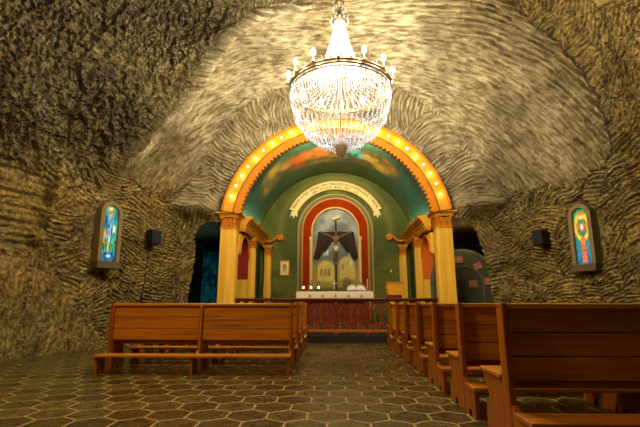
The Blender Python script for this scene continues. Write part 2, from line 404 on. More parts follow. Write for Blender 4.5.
def cavern():
    ys = np.concatenate([np.linspace(-5.5, 3.4, 44), np.linspace(3.45, 11.62, 480)])
    NS = 880; n = 2.4
    th = np.linspace(0, PI, NS)                              # 0 = right foot, PI = left foot
    # even spacing by arc length on a reference section
    cx = np.sign(np.cos(th)) * np.abs(np.cos(th)) ** (2 / n) * 5.4; cz = np.abs(np.sin(th)) ** (2 / n) * 8.3
    L = np.concatenate([[0], np.cumsum(np.hypot(np.diff(cx), np.diff(cz)))]); th = np.interp(np.linspace(0, L[-1], NS), L, th)
    Yg, T = np.meshgrid(ys, th, indexing='ij')
    c = np.cos(T); s_ = np.sin(T)
    hw = np.where(c > 0, hw_right(Yg), hw_left(Yg)); H = top_h(Yg)
    X = np.sign(c) * np.abs(c) ** (2 / n) * hw; Z = np.abs(s_) ** (2 / n) * H
    arc = np.broadcast_to(np.linspace(0, L[-1], NS), X.shape)
    P = np.stack([X, Yg, Z], -1)
    du = np.gradient(P, axis=1); dv = np.gradient(P, axis=0)
    Nn = np.cross(du, dv); Nn /= np.linalg.norm(Nn, axis=-1, keepdims=True) + 1e-9
    # make the normals point to the axis of the hall
    sg = np.sign(((np.stack([-X, 0 * X, 3 - Z], -1)) * Nn).sum(-1)); Nn *= np.where(sg == 0, 1, sg)[..., None]
    low = fbm(X * 0.55, Yg * 0.55, Z * 0.55, 3, 1)
    rough = fbm(X * 2.6, Yg * 2.6, Z * 2.6, 4, 11)
    # zones
    hi = smooth01(Z + 0.5 * low, 2.9, 4.7)
    ySplit = 8.9 + 0.75 * np.exp(-((Z - 6.2) / 1.5) ** 2) + 0.10 * vnoise(arc * 0.6, 0 * arc, seed=3)
    left_near = smooth01(-X, -0.6, 0.6) * (1 - smooth01(Yg - ySplit, -0.2, 0.05)) * smooth01(Z, 2.8, 4.4)
    right_near = smooth01(X, 3.4, 4.2) * (1 - smooth01(Yg - 0.0 * Z, 7.9, 8.2))
    vault = hi * (1 - left_near) * (1 - right_near)
    ap = np.sqrt((arc - L[-1] / 2) ** 2 + 1.5)                    # long regular courses on the vault, slanting down to the hall
    v1 = Yg + 0.30 * ap + 0.10 * low + 0.03 * vnoise(arc * 1.3, Yg * 2, seed=44)
    lu2, lw2, r2, e2 = patches(arc + 40 + 0.2 * low, Yg + 40 + 0.15 * rough, 0.42, 1.2, 32)  # short criss-cross cuts on the walls
    sel = (vault + 0.35 * fbm(arc * 1.6, Yg * 1.6, 0 * arc, 4, 40)) > 0.5
    streak = smooth01(-X, 4.2, 4.8) * smooth01(1.95 - 1.3 * np.maximum(Yg - 8.0, 0) + 0.15 * rough - Z, 0.0, 0.12)      # broad upright streaks low on the left
    bed = smooth01(-X, 3.5, 4.2) * (1 - smooth01(Yg + 0.2 * rough, 7.75, 7.95)) * smooth01(Z, 1.95, 2.1) * (1 - smooth01(Z + 0.2 * low, 3.5, 3.8))
    an = 1.25 + 1.7 * (r2 - 0.5); an = np.where(streak > .5, 0.1 + 0.3 * (r2 - .5), an); an = np.where(bed > .5, 1.57, an)
    LU = lu2; LW = lw2; RR = np.where(sel, 0, r2 + 2); e1 = e2
    q0 = np.cos(an) * LU - np.sin(an) * LW; q1 = np.sin(an) * LU + np.cos(an) * LW + np.where(sel, 0, 0.35 * q0 ** 2) + np.where(sel, 0.0, 0.05) * rough
    q0 = np.where(sel, arc, q0); q1 = np.where(sel, v1, q1)
    st = np.where(sel, strokes(arc, v1, 0.105, 30, 0 * arc, 0.25, True), strokes(q0, q1, 0.085, 31, RR))
    st2 = strokes(q0 + 3, q1 + 0.3 * q0, 0.045, 51, RR)
    pa = patches(arc + 0.22 * rough, Yg + 0.22 * rough, 0.30, 1.3, 36)[3]; pb = patches(arc + 0.2 * rough, Yg + 9 + 0.2 * rough, 0.15, 1.3, 37)[3]
    pits = np.maximum(smooth01(pa, 0.03, 0.12) * smooth01(fbm(arc * 1.1, Yg * 1.1, 0 * arc, 2, 39), -0.2, 0.1), 0.55 * smooth01(pb, 0.01, 0.07)) * (0.5 + 0.5 * smooth01(low, -.3, .3))
    cell = np.abs(fbm(X * 3.4, Yg * 3.4, Z * 3.4, 3, 71))
    disp = 0.16 * low + 0.10 * rough * (1 - 0.7 * vault) + 0.05 * fbm(X * 9, Yg * 9, Z * 9, 3, 15) * (1 - 0.6 * vault) + (0.130 - 0.070 * (1 - vault)) * st * (1 - 0.8 * bed) + 0.008 * st2 * (1 - vault) - 0.02 * (1 - smooth01(np.where(sel, 1.0, e2), 0.0, 0.06))
    disp = disp * (1 - 0.5 * left_near) + left_near * (0.10 * cell + 0.06 * rough - 0.14 - 0.19 * pits)
    disp = disp * (1 - 0.72 * np.clip(streak + bed, 0, 1)) + 0.10 * low * np.clip(streak + bed, 0, 1)
    disp += right_near * (-0.18 + 0.05 * cell)
    disp += bed * (-0.22 + 0.05 * vnoise(Z * 7, Yg * 0.6, seed=87) + 0.02 * np.sin(Z * 47 + rough)) + 0.10 * streak * np.abs(vnoise(Yg * 5.0 + 0.5 * Z, Z * 0.8, seed=88))
    # smooth raised crease along the split between rough and carved rock
    cr = np.exp(-((Yg - ySplit - 0.05) / 0.07) ** 2) * smooth01(Z, 3.0, 3.8) * smooth01(-X, 0.2, 1.0); disp += 0.20 * cr
    disp *= smooth01(Z, -0.2, 0.35) * 0.7 + 0.3
    P = P + Nn * disp[..., None]
    for (wx, wy, wz), (nx, ny) in ((WIN_L, WN_L), (WIN_R, WN_R)):      # niches cut flat for the stained glass
        d = np.hypot((P[..., 1] - wy) / 0.42, (P[..., 2] - wz) / 0.86) + np.where(np.sign(X) == np.sign(wx), 0, 9)
        k = 1 - smooth01(d, 0.72, 1.12); xp = wx - ((P[..., 1] - wy) * ny + 0.13) / nx
        P[..., 0] = P[..., 0] * (1 - k) + xp * k
    P[..., 2] = np.maximum(P[..., 2], -0.02)
    q = np.stack([q0, q1, RR * 13], -1)
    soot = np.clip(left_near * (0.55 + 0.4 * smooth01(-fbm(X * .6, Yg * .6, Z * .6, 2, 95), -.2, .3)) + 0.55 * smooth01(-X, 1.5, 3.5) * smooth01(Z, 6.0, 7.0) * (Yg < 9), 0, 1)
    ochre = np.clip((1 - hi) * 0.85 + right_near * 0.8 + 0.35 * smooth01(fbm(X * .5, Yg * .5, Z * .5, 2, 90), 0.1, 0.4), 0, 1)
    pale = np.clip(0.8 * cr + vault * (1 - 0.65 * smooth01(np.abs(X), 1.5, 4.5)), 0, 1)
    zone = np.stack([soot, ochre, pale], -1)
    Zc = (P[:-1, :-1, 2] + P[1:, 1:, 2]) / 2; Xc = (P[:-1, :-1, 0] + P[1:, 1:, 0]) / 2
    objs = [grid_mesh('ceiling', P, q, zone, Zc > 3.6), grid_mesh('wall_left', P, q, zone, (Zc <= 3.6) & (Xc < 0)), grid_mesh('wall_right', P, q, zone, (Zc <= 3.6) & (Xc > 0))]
    tag(objs[0], 'carved rock vault of the cavern'); tag(objs[1], 'rough ochre rock wall on the left'); tag(objs[2], 'rough ochre rock wall on the right')
    return objs
cav = cavern()

ARC_C = (0.03, 3.02); ARC_R = 3.21
def far_wall():
    xs = np.arange(-5.3, 5.31, 0.032); zs = np.arange(-0.02, 8.3, 0.032)
    X, Z = np.meshgrid(xs, zs, indexing='ij')
    r = np.hypot(X - ARC_C[0], Z - ARC_C[1]); a = np.arctan2(Z - ARC_C[1], X - ARC_C[0])
    Y0 = 11.36 + 0 * X
    up = smooth01(Z, 3.2, 3.9)
    # radial strokes around the gilded arch
    g0, g1, gr, ge = patches(a * 3.8, r * 1.0, 0.9, 0.8, 61); an = np.where(up > .5, 0.7 * (gr - .5), 2.4 * (gr - .5))
    h0, h1, hr, he = patches(X + 30, Z + 30, 0.55, 1.0, 62)
    U0 = np.where(up > .5, g1, h0); U1 = np.where(up > .5, g0, h1); RR = np.where(up > .5, gr, hr + 2)
    q0 = np.cos(an) * U0 - np.sin(an) * U1; q1 = np.sin(an) * U0 + np.cos(an) * U1 + 0.5 * q0 ** 2
    st = strokes(q0, q1, 0.105, 77, RR, 0.8); st_low = st
    low = fbm(X * 0.8, Y0, Z * 0.8, 3, 81); rough = fbm(X * 3, Y0, Z * 3, 5, 83)
    disp = 0.10 * low + 0.08 * rough + (0.095 * up + 0.06 * (1 - up)) * st
    # ledge that hangs over the side openings
    ledge = np.exp(-((Z - 3.62) / 0.26) ** 2) * smooth01(np.abs(X), 3.2, 3.6) * (1 - smooth01(np.abs(X), 4.6, 5.0))
    disp = disp * (1 - 0.6 * ledge) + 0.42 * ledge + 0.25 * smooth01(r, 3.2, 4.4) * up
    edge = np.clip((4.47 - 0.19 * Z) * (X > 0) + (4.18 - 0.10 * Z) * (X < 0), 0, 9)
    wob = 0.09 * vnoise(X * 2.5, Z * 2.5, seed=91)
    lint = 3.28 + 0.06 * vnoise(X * 3, 0 * X, seed=92) - 0.35 * smooth01(np.abs(X), 3.6, 4.15)
    hole = (np.hypot(X - ARC_C[0], Z - ARC_C[1]) < 3.12) & (Z > 3) | ((np.abs(X) < edge + wob) & (Z < lint))
    Y = Y0 - disp
    P = np.stack([X, Y, Z], -1)
    flow = np.stack([q0, q1, RR * 13], -1)
    zone = np.stack([0 * X, (1 - up) * 0.75, up * 0.55], -1)
    hc = (hole[:-1, :-1] & hole[1:, :-1] & hole[1:, 1:] & hole[:-1, 1:])
    o = grid_mesh('wall_far', P, flow, zone, ~hc)
    tag(o, 'carved rock wall around the gilded sanctuary arch')
    # rock sides and roof of the opening, running back behind the face
    me = o.data; bm = bmesh.new(); bm.from_mesh(me)
    be = [e for e in bm.edges if e.is_boundary and abs(e.verts[0].co.x) < 4.9 and e.verts[0].co.z < 6.9 and max(e.verts[0].co.z, e.verts[1].co.z) > 0.0]
    ret = bmesh.ops.extrude_edge_only(bm, edges=be)
    for q in ret['geom']:
        if isinstance(q, bmesh.types.BMVert):
            q.co.y = 15.7; q.co.x *= 1.5 if q.co.z < 3.4 else 1.05
    bm.to_mesh(me); bm.free()
    return o
fw = far_wall()
# rock at the back of the side chapels and the end of the hall behind the camera
def rock_plane(name, x0, x1, z0, z1, y, label):
    xs = np.arange(x0, x1 + .01, 0.08); zs = np.arange(z0, z1 + .01, 0.08); X, Z = np.meshgrid(xs, zs, indexing='ij')
    Y = y + 0.25 * fbm(X * 1.2, 0 * X + y, Z * 1.2, 4, 5) - 0.04 * strokes(X, Z, 0.12, 4)
    P = np.stack([X, Y, Z], -1)
    o = grid_mesh(name, P, np.stack([X, Z, 0 * X], -1), np.stack([0 * X + .35, 0 * X + .4, 0 * X], -1)); return tag(o, label)
rock_plane('wall_back', -7.2, 7.2, 0, 7, 15.75, 'dark rock at the back of the side chapels')
rock_plane('wall_near', -7.5, 7.5, -0.1, 9.6, -5.3, 'rock wall closing the nave behind the viewer')

# floor
f = MB(); f.box(-7.6, 7.6, -5.9, 16.2, -0.12, 0.0)
tag(f.build('floor', M['floor']), 'dark hexagonal stone tile floor with pale joints', kind='structure')
trees = []
for o in cav + [fw]:
    trees.append(BVHTree.FromPolygons([v.co[:] for v in o.data.vertices], [p.vertices[:] for p in o.data.polygons]))
def wall_hit(src, direc):
    best = None
    for t in trees:
        h = t.ray_cast(Vector(src), Vector(direc).normalized())
        if h[0] is not None and (best is None or h[3] < best[3]): best = h
    return best[0]


# ------------------------------------------------------------------ sanctuary shell
FY = 11.02                                     # face of the first step
s = MB(); s.box(-3.75, 3.75, FY, 15.5, 0.001, 0.17)
tag(s.build('trim_1', M['step']), 'dark stone step in front of the altar rail', kind='structure')
s = MB(); s.box(-2.3, 2.3, 12.25, 15.2, 0.17, 0.34, 0.01)
tag(s.build('trim_2', wood('dais_boards', (0.10, 0.045, 0.015), (0.17, 0.08, 0.03), 0.4)), 'brown wooden dais under the altar', kind='structure')

def paint_grid(name, P, colors, mat, parent=None, smooth=True):
    n, k, _ = P.shape; idx = np.arange(n * k).reshape(n, k)
    q = np.stack([idx[:-1, :-1], idx[1:, :-1], idx[1:, 1:], idx[:-1, 1:]], -1).reshape(-1, 4)
    me = bpy.data.meshes.new(name); me.from_pydata(P.reshape(-1, 3).tolist(), [], q.tolist())
    c = me.attributes.new('paint', 'FLOAT_COLOR', 'POINT')
    c.data.foreach_set('color', np.concatenate([np.clip(colors, 0, 1).reshape(-1, 3), np.ones((n * k, 1))], 1).astype(np.float32).ravel())
    me.materials.append(mat); me.polygons.foreach_set('use_smooth', np.full(len(q), smooth)); me.update()
    return link(bpy.data.objects.new(name, me), parent)
def lerp(a, b, t): return a + (b - a) * t[..., None]
def C3(*c): return np.array(c, float)

# painted barrel vault
VC, VR = (0.03, 3.02), 2.88
def vault():
    A = np.linspace(0.06, PI - 0.06, 260); Ys = np.linspace(11.28, 15.25, 130)
    Yg, T = np.meshgrid(Ys, A, indexing='ij')
    P = np.stack([VC[0] + VR * np.cos(T), Yg, VC[1] + VR * np.sin(T)], -1)
    arc = T * VR
    n1 = fbm(arc * 1.1, Yg * 0.8, 0 * Yg, 4, 201); n2 = fbm(arc * 4, Yg * 2, 0 * Yg, 3, 220)
    col = lerp(C3(0.022, 0.085, 0.045), C3(0.03, 0.15, 0.085), smooth01(n1, -0.25, 0.35))
    side = smooth01(np.abs(np.cos(T)), 0.45, 0.95)
    col = lerp(col, C3(0.02, 0.11, 0.085), side * 0.6)
    # brush lines running towards the altar
    ln = np.abs((arc * 3.2 + 0.6 * n1) % 1 - 0.5) * 2
    col = col * (0.86 + 0.22 * ln)[..., None]
    # lighter olive border near the altar wall
    b = smooth01(Yg + 0.15 * n1, 14.0, 14.7); col = lerp(col, C3(0.10, 0.13, 0.03), b * 0.75)
    deg = np.degrees(T)
    def blob(a0, y0, wa, wy, c, k=1.0, tilt=0.0):
        nonlocal col
        u = (deg - a0) / wa; v = (Yg - y0 - tilt * (deg - a0)) / wy
        m = np.exp(-(u ** 2 + v ** 2) ** 1.5) * (0.85 + 1.0 * n2 + 0.3 * n1)
        col = lerp(col, C3(*c), np.clip(m * k, 0, 1))
    # figures and clouds of the fresco
    blob(92, 13.2, 40, 0.95, (0.13, 0.12, 0.04), 0.8)
    for a0, y0, wa, wy, c, k in [
        (133, 12.7, 10, 0.42, (0.55, 0.36, 0.07), 1.3), (140, 13.4, 8, 0.4, (0.40, 0.24, 0.05), 1.0), (124, 12.9, 6, 0.25, (0.6, 0.42, 0.12), 1.0),
        (112, 12.9, 11, 0.40, (0.62, 0.14, 0.02), 1.7), (102, 13.0, 9, 0.36, (0.70, 0.22, 0.04), 1.6), (97, 12.6, 8, 0.25, (0.60, 0.16, 0.03), 1.4),
        (91, 13.1, 6, 0.3, (0.66, 0.30, 0.06), 1.4), (116, 13.5, 8, 0.22, (0.42, 0.09, 0.02), 1.3),
        (78, 12.75, 4.5, 0.22, (0.05, 0.42, 0.45), 1.9), (73, 13.05, 4.5, 0.25, (0.12, 0.50, 0.50), 1.7), (83, 12.5, 4, 0.16, (0.70, 0.62, 0.35), 1.4), (86, 13.3, 4, 0.2, (0.2, 0.4, 0.2), 1.2),
        (64, 13.0, 7, 0.35, (0.60, 0.36, 0.06), 1.5), (56, 13.3, 7, 0.35, (0.66, 0.40, 0.07), 1.5), (60, 12.5, 8, 0.2, (0.32, 0.14, 0.03), 1.2), (50, 12.9, 5, 0.3, (0.40, 0.20, 0.04), 1.1),
        (70, 13.6, 8, 0.2, (0.28, 0.10, 0.02), 1.1), (100, 13.7, 12, 0.16, (0.35, 0.24, 0.06), 1.0)]:
        blob(a0, y0, wa, wy, c, k)
    o = paint_grid('ceiling_sanctuary', P, col, attr_mat('painted_vault', 0.45, bump=0.15))
    o.name = 'ceiling.001'; tag(o, 'green barrel vault painted with a fresco over the altar', kind='structure')
vault()

def back_wall():
    YB = 15.2
    xs = np.linspace(-2.95, 2.95, 200); zs = np.linspace(0.1, 6.0, 200); X, Z = np.meshgrid(xs, zs, indexing='ij')
    n1 = fbm(X * 1.2, Z * 1.2, 0 * X, 4, 301)
    col = lerp(C3(0.060, 0.080, 0.006), C3(0.125, 0.142, 0.012), smooth01(n1, -0.3, 0.4))
    seam = (np.abs((Z * 1.9) % 1 - 0.5) > 0.475) * 1.0; col = col * (1 - 0.28 * seam)[..., None]
    r = np.hypot(X - 0.03, Z - 3.63); col = lerp(col, C3(0.17, 0.17, 0.035), np.exp(-((r - 2.05) / 0.14) ** 2) * (Z > 3.3) * 0.6)
    P = np.stack([X, YB + 0 * X, Z], -1)
    o = paint_grid('wall_sanctuary', P, col, attr_mat('painted_plaster', 0.6, bump=0.2)); o['kind'] = 'structure'
    tag(o, 'olive green painted wall behind the altar')
back_wall()

# dark green screens between the second and third columns
for sx, nm in ((-1, 'trim_3'), (1, 'trim_4')):
    s = MB(); x0, x1 = sorted((sx * 2.74, sx * 2.86)); s.box(x0, x1, 13.15, 15.2, 0.17, 3.2)
    tag(s.build(nm, M['green_dark']), 'dark green panelling beside the altar on the ' + ('left' if sx < 0 else 'right'), kind='structure')

# ------------------------------------------------------------------ gilded arch with bulbs
arch = empty('gilded_arch', (0, 11.2, 3.3))
def A(mb, name, mat, parent):
    """build with world coordinates under an empty"""
    o = mb.build(name, mat, None); o.parent = parent; o.matrix_parent_inverse = Matrix.Identity(4)
    p = parent; off = Vector((0, 0, 0)); rot = None
    while p is not None:
        off += Vector(p.location); p = p.parent
    me = o.data; me.transform(Matrix.Translation(-off)); return o
acx, acz = ARC_C; s0 = math.asin(0.50 / 3.21); a0, a1 = s0, PI - s0
b_ = MB(); b_.arcband((acx, acz), 2.86, 3.21, 11.12, 11.42, a0, a1, 90)
A(b_, 'arch_band', M['gold'], arch)
b_ = MB(); b_.arcband((acx, acz), 3.17, 3.23, 11.08, 11.2, a0, a1, 90); A(b_, 'outer_moulding', M['gold_deep'], arch)
b_ = MB(); b_.arcband((acx, acz), 2.875, 2.90, 11.10, 11.2, a0, a1, 90); A(b_, 'seam_line', M['seam'], arch)
# scalloped fringe
b_ = MB(); NSC = 60
v = []; fs = []
for i in range(NSC * 8 + 1):
    t = i / (NSC * 8); a = a0 + (a1 - a0) * t; ph = (i % 8) / 8.0
    rin = 2.73 - 0.075 * math.sin(PI * ph) ** 0.7
    for (r, y) in ((rin, 11.14), (2.87, 11.14), (2.87, 11.30), (rin, 11.30)): v.append((acx + r * math.cos(a), y, acz + r * math.sin(a)))
for i in range(NSC * 8):
    for k in range(4): fs.append((4 * i + k, 4 * i + (k + 1) % 4, 4 * i + 4 + (k + 1) % 4, 4 * i + 4 + k))
b_.add(v, fs); A(b_, 'scalloped_fringe', M['gold_deep'], arch)
tag(arch, 'gilded arch with a row of glowing bulbs and scalloped edge around the green vault', 'arch')
NB = 25
bulbp = None
for i in range(NB):
    a = math.radians(17.5 + (180 - 35) * i / (NB - 1)); r = 3.045
    loc = Vector((acx + r * math.cos(a), 11.085, acz + r * math.sin(a))) - arch.location
    if bulbp is None:
        q = MB(); q.ball((0, 0, 0), 0.028, 10, 6); bulbp = q.build('bulb', M['bulb'], arch)
        q = MB(); q.tube([(0, 0.012, 0), (0, 0.045, 0)], 0.030, 12); sockp = q.build('socket', M['brass'], bulbp); o = bulbp
    else:
        o = bulbp.copy(); COL.objects.link(o); c = sockp.copy(); COL.objects.link(c); c.parent = o
    o.location = loc
for i in range(0, NB, 2):
    a = math.radians(17.5 + (180 - 35) * i / (NB - 1)); r = 3.03
    light('arch_bulb_light', 'POINT', (acx + r * math.cos(a), 11.0, acz + r * math.sin(a)), 2.0, (1.0, 0.66, 0.26), 0.04)

# ------------------------------------------------------------------ columns, entablatures, arched screens
def leaf(mb, cx, cy, z0, h, wd, nx, ny):
    """an acanthus leaf standing on a capital face, curling outwards (nx, ny = outward normal)"""
    tx, ty = -ny, nx; v = []; fs = []
    for i in range(6):
        t = i / 5; ww = wd * (0.5 + 0.5 * math.sin(PI * min(1, t * 0.8 + 0.15))) * (1 - 0.55 * t ** 3); out = 0.012 + 0.055 * t ** 2.2
        z = z0 + h * (t if t < 0.9 else 0.9 - (t - 0.9) * 0.8)
        for sgn, o2 in ((-1, 0), (0, 0.014), (1, 0)):
            v.append((cx + tx * ww * sgn + nx * (out + o2), cy + ty * ww * sgn + ny * (out + o2), z))
    for i in range(5):
        for k in range(2): fs.append((3 * i + k, 3 * i + k + 1, 3 * i + k + 4, 3 * i + k + 3))
    mb.add(v, fs, True)
def column(cx, cy, hw, top, label, group):
    t = empty('column', (cx, cy, 0.17))
    H = top - 0.17; w_ = hw
    def local(mb): return mb
    q = MB(); q.box(-w_ * 1.35, w_ * 1.35, -w_ * 1.35, w_ * 1.35, 0, 0.16, 0.01); q.box(-w_ * 1.18, w_ * 1.18, -w_ * 1.18, w_ * 1.18, 0.16, 0.30, 0.015)
    q.build('base', M['gold_deep'], t)
    cap = 0.46 * (hw / 0.24) ** 0.5
    q = MB(); q.box(-w_, w_, -w_, w_, 0.30, H - cap, 0.012)
    e = w_ * 0.62
    for sgx, sgy in ((0, -1), (1, 0), (-1, 0)):                     # raised panel on three faces
        if sgy: q.box(-e, e, -w_ - 0.012, -w_ + 0.01, 0.45, H - cap - 0.14, 0.006)
        else: q.box(*sorted((sgx * (w_ + 0.012), sgx * (w_ - 0.01))), -e, e, 0.45, H - cap - 0.14, 0.006)
    q.build('shaft', M['column'], t)
    q = MB(); zc = H - cap
    q.box(-w_ * 1.08, w_ * 1.08, -w_ * 1.08, w_ * 1.08, zc - 0.035, zc + 0.02, 0.008)
    q.box(-w_ * 0.95, w_ * 0.95, -w_ * 0.95, w_ * 0.95, zc + 0.02, zc + cap * 0.62)
    for nx, ny in ((0, -1), (1, 0), (-1, 0)):
        for row, (z0, h_, n_) in enumerate(((zc + 0.02, cap * 0.34, 4), (zc + cap * 0.26, cap * 0.34, 3))):
            for k in range(n_):
                o_ = (k - (n_ - 1) / 2) * 2 * w_ / n_
                leaf(q, nx * w_ * .95 + (-ny) * o_, ny * w_ * .95 + nx * o_, z0, h_, w_ / n_ * 0.85, nx, ny)
        # volutes at the corners
        for sg in (-1, 1):
            ctr = Vector((nx * w_ * 1.08 + (-ny) * sg * w_ * 0.86, ny * w_ * 1.08 + nx * sg * w_ * 0.86, zc + cap * 0.60))
            pts = []
            for i in range(16):
                an = i / 15 * 3.2 * PI; rr = 0.055 * hw / 0.24 * (1 - i / 19)
                pts.append(ctr + Vector(((-ny) * math.cos(an) * rr * sg, nx * math.cos(an) * rr * sg, math.sin(an) * rr)))
            q.tube(pts, 0.014 * hw / 0.24, 6)
    q.box(-w_ * 1.2, w_ * 1.2, -w_ * 1.2, w_ * 1.2, zc + cap * 0.66, zc + cap * 0.78, 0.01)
    q.build('capital', M['gold_deep'], t)
    q = MB()
    for k, (e_, za, zb) in enumerate(((1.25, .78, .84), (1.4, .84, .91), (1.62, .91, 1.0))):
        q.box(-w_ * e_, w_ * e_, -w_ * e_, w_ * e_, zc + cap * za, zc + cap * zb, 0.008)
    q.build('cornice', M['gold'], t)
    return tag(t, label, 'column', group)
ZT = 3.50
column(-2.98, 11.50, 0.215, ZT, 'large square yellow column at the front left corner of the altar recess', 'front columns')
column(3.03, 11.50, 0.215, ZT, 'large square yellow column at the front right corner of the altar recess', 'front columns')
column(-2.66, 13.24, 0.10, 3.05, 'slender yellow column behind the front left column, past the arched opening', 'inner columns')
column(2.66, 13.24, 0.10, 3.05, 'slender yellow column behind the front right column, past the arched opening', 'inner columns')
column(-2.44, 15.02, 0.12, 3.05, 'pale yellow column against the green altar wall on the left', 'altar wall columns')
column(2.46, 15.02, 0.12, 3.05, 'pale yellow column against the green altar wall on the right', 'altar wall columns')

def entablature(sx):
    t = empty('entablature', (sx * 2.7, 13.2, 3.0))
    prof = [(2.80, 3.16), (2.60, 3.16), (2.60, 3.24), (2.565, 3.26), (2.565, 3.32), (2.51, 3.36), (2.49, 3.40), (2.43, 3.43), (2.40, 3.50), (2.80, 3.50)]
    def dip(y):                                             # the moulding swings between the columns
        u = (y - 11.85) / (13.12 - 11.85) if y < 13.12 else (y - 13.12) / (14.95 - 13.12)
        return -0.05 * math.sin(PI * min(1, max(0, u)))
    q = MB(); v = []; fs = []; ny_ = 42; n = len(prof)
    for i in range(ny_ + 1):
        y = 11.85 + (15.18 - 11.85) * i / ny_
        for (x, z) in prof: v.append((sx * x, y, z + dip(y) * 1.6 * (z - 3.16) / 0.34))
    for i in range(ny_):
        for k in range(n): fs.append((i * n + k, i * n + (k + 1) % n, (i + 1) * n + (k + 1) % n, (i + 1) * n + k))
    fs.append(tuple(range(n))); fs.append(tuple(range(ny_ * n, (ny_ + 1) * n)))
    q.add(v, fs); A(q, 'cornice', M['gold'], t)
    q = MB()                                                # dark underside strip
    x0, x1 = sorted((sx * 2.62, sx * 2.80)); q.box(x0, x1, 11.85, 15.15, 3.055, 3.158, 0.01); A(q, 'frieze', M['gold_deep'], t)
    # scrolls
    def scroll(name, c, plane, R, r, turn=2.6, sgn=1, tail=None):
        pts = [] if tail is None else [Vector(p) for p in tail]
        for i in range(26):
            an = PI * 0.5 + sgn * i / 25 * turn * PI; rr = R * (1 - i / 32)
            if plane == 'x': pts.append(Vector((c[0] + math.cos(an) * rr, c[1], c[2] + math.sin(an) * rr)))
            else: pts.append(Vector((c[0], c[1] + math.cos(an) * rr, c[2] + math.sin(an) * rr)))
        q = MB(); q.tube(pts, r, 8); A(q, name, M['gold_deep'], t)
    scroll('scroll', (sx * 2.44, 13.2, 3.50), 'y', 0.06, 0.028, 2.4, 1)
    scroll('scroll', (sx * 2.02, 15.08, 3.36), 'x', 0.10, 0.05, 2.4, sx, [(sx * 2.62, 15.08, 3.28), (sx * 2.44, 15.08, 3.22), (sx * 2.28, 15.08, 3.26), (sx * 2.14, 15.08, 3.40)])
    tag(t, 'gilded moulded entablature running back to the altar wall above the %s columns' % ('left' if sx < 0 else 'right'), 'moulding', 'entablatures')
entablature(-1); entablature(1)

def arched_screen(sx):
    """thick wall with a tall round-headed opening between front and second column"""
    t = empty('arched_opening', (sx * 2.85, 12.4, 0.17))
    y0, y1 = 11.80, 13.07; oc, R, zs = 12.42, 0.61, 2.38
    xin, xout = sx * 2.74, sx * 3.10
    arcp = [(oc + R * math.cos(PI * i / 20), zs + R * math.sin(PI * i / 20)) for i in range(21)]
    outline_hole = [(oc + R, 0.17)] + arcp + [(oc - R, 0.17)]
    def face(x, lo, hi):
        # wall face as two piers and a spandrel strip
        v = []; fs = []
        for (y, z) in arcp: v.append((x, y, z)); v.append((x, y, 3.0))
        for i in range(20): fs.append((2 * i, 2 * i + 1, 2 * i + 3, 2 * i + 2))
        return v, fs
    q = MB()
    for x in (xin, xout):
        v, fs = face(x, 0, 0); q.add(v, fs)
    xa, xb = sorted((xin, xout))
    q.box(xa, xb, y0 - .0, oc - R - 0.001, 2.38, 3.0); q.box(xa, xb, oc + R + 0.001, y1, 0.17, 3.0); q.box(xa, xb, y0, y1, 2.98, 3.0)
    A(q, 'wall_panel', M['column'], t)
    q = MB()                                                # painted soffit and upper jambs
    up = [(oc + R, 1.72)] + arcp; v = []; fs = []
    for (y, z) in up: v.append((xa, y - 0.004 * (1 if y > oc else -1), z)); v.append((xb, y - 0.004 * (1 if y > oc else -1), z))
    for i in range(len(up) - 1): fs.append((2 * i, 2 * i + 1, 2 * i + 3, 2 * i + 2))
    q.add(v, fs, False); A(q, 'painted_soffit', M['crimson'] if sx < 0 else M['orange'], t)
    q = MB()
    pts = [(xin - sx * 0.01, y, z) for (y, z) in arcp]; q.tube(pts, 0.03, 8); A(q, 'archivolt', M['gold_deep'], t)
    tag(t, ('yellow arched opening with crimson soffit beside the front left column' if sx < 0 else 'yellow arched opening with orange soffit beside the front right column'), 'arch', 'arched side openings')
arched_screen(-1); arched_screen(1)

# ------------------------------------------------------------------ reredos niche with painting
YN = 15.19; NC = (0.03, 3.63)
rer = empty('altar_niche', (0.03, 15.2, 0.34))
tag(rer, 'round-headed altar niche with red surround and thin gold and green mouldings', 'altarpiece')
def legband(mb, r0, r1, y0, y1, zb, n=48):
    mb.arcband(NC, r0, r1, y0, y1, 0, PI, n)
    for sg in (-1, 1):
        xa, xb = sorted((NC[0] + sg * r0, NC[0] + sg * r1)); mb.box(xa, xb, y0, y1, zb, NC[1])
    return mb
A(legband(MB(), 0.88, 1.19, 15.06, 15.19, 0.36), 'red_surround', M['red'], rer)
A(legband(MB(), 1.19, 1.235, 15.02, 15.19, 0.36), 'gold_moulding', M['gold_deep'], rer)
A(legband(MB(), 1.235, 1.34, 15.08, 15.19, 0.36), 'green_band', simple('green_band_paint', (0.10, 0.14, 0.03), 0.5), rer)
A(legband(MB(), 1.34, 1.40, 15.04, 15.19, 0.36), 'outer_moulding', simple('olive_gold_paint', (0.36, 0.22, 0.04), 0.45), rer)
A(legband(MB(), 0.83, 0.89, 15.03, 15.14, 1.3), 'inner_moulding', M['gold'], rer)
q = MB(); q.box(-1.0, 1.06, 14.92, 15.18, 1.18, 1.34, 0.01); A(q, 'ledge', M['red_wood'], rer)
for sg in (-1, 1):
    x = 0.03 + sg * 0.90
    q = MB(); q.box(x - 0.09, x + 0.09, 14.93, 15.1, 1.34, 1.52, 0.01); q.box(x - 0.07, x + 0.07, 14.95, 15.08, 1.52, 1.70, 0.01)
    ped = A(q, 'pedestal', M['bronze'], rer)
    q = MB(); q.lathe([(0.06, 0), (0.045, .05), (0.045, 1.55), (0.07, 1.62), (0.07, 1.68)], (x, 15.01, 1.70), 14)
    A(q, 'pilaster', M['cream'], rer)

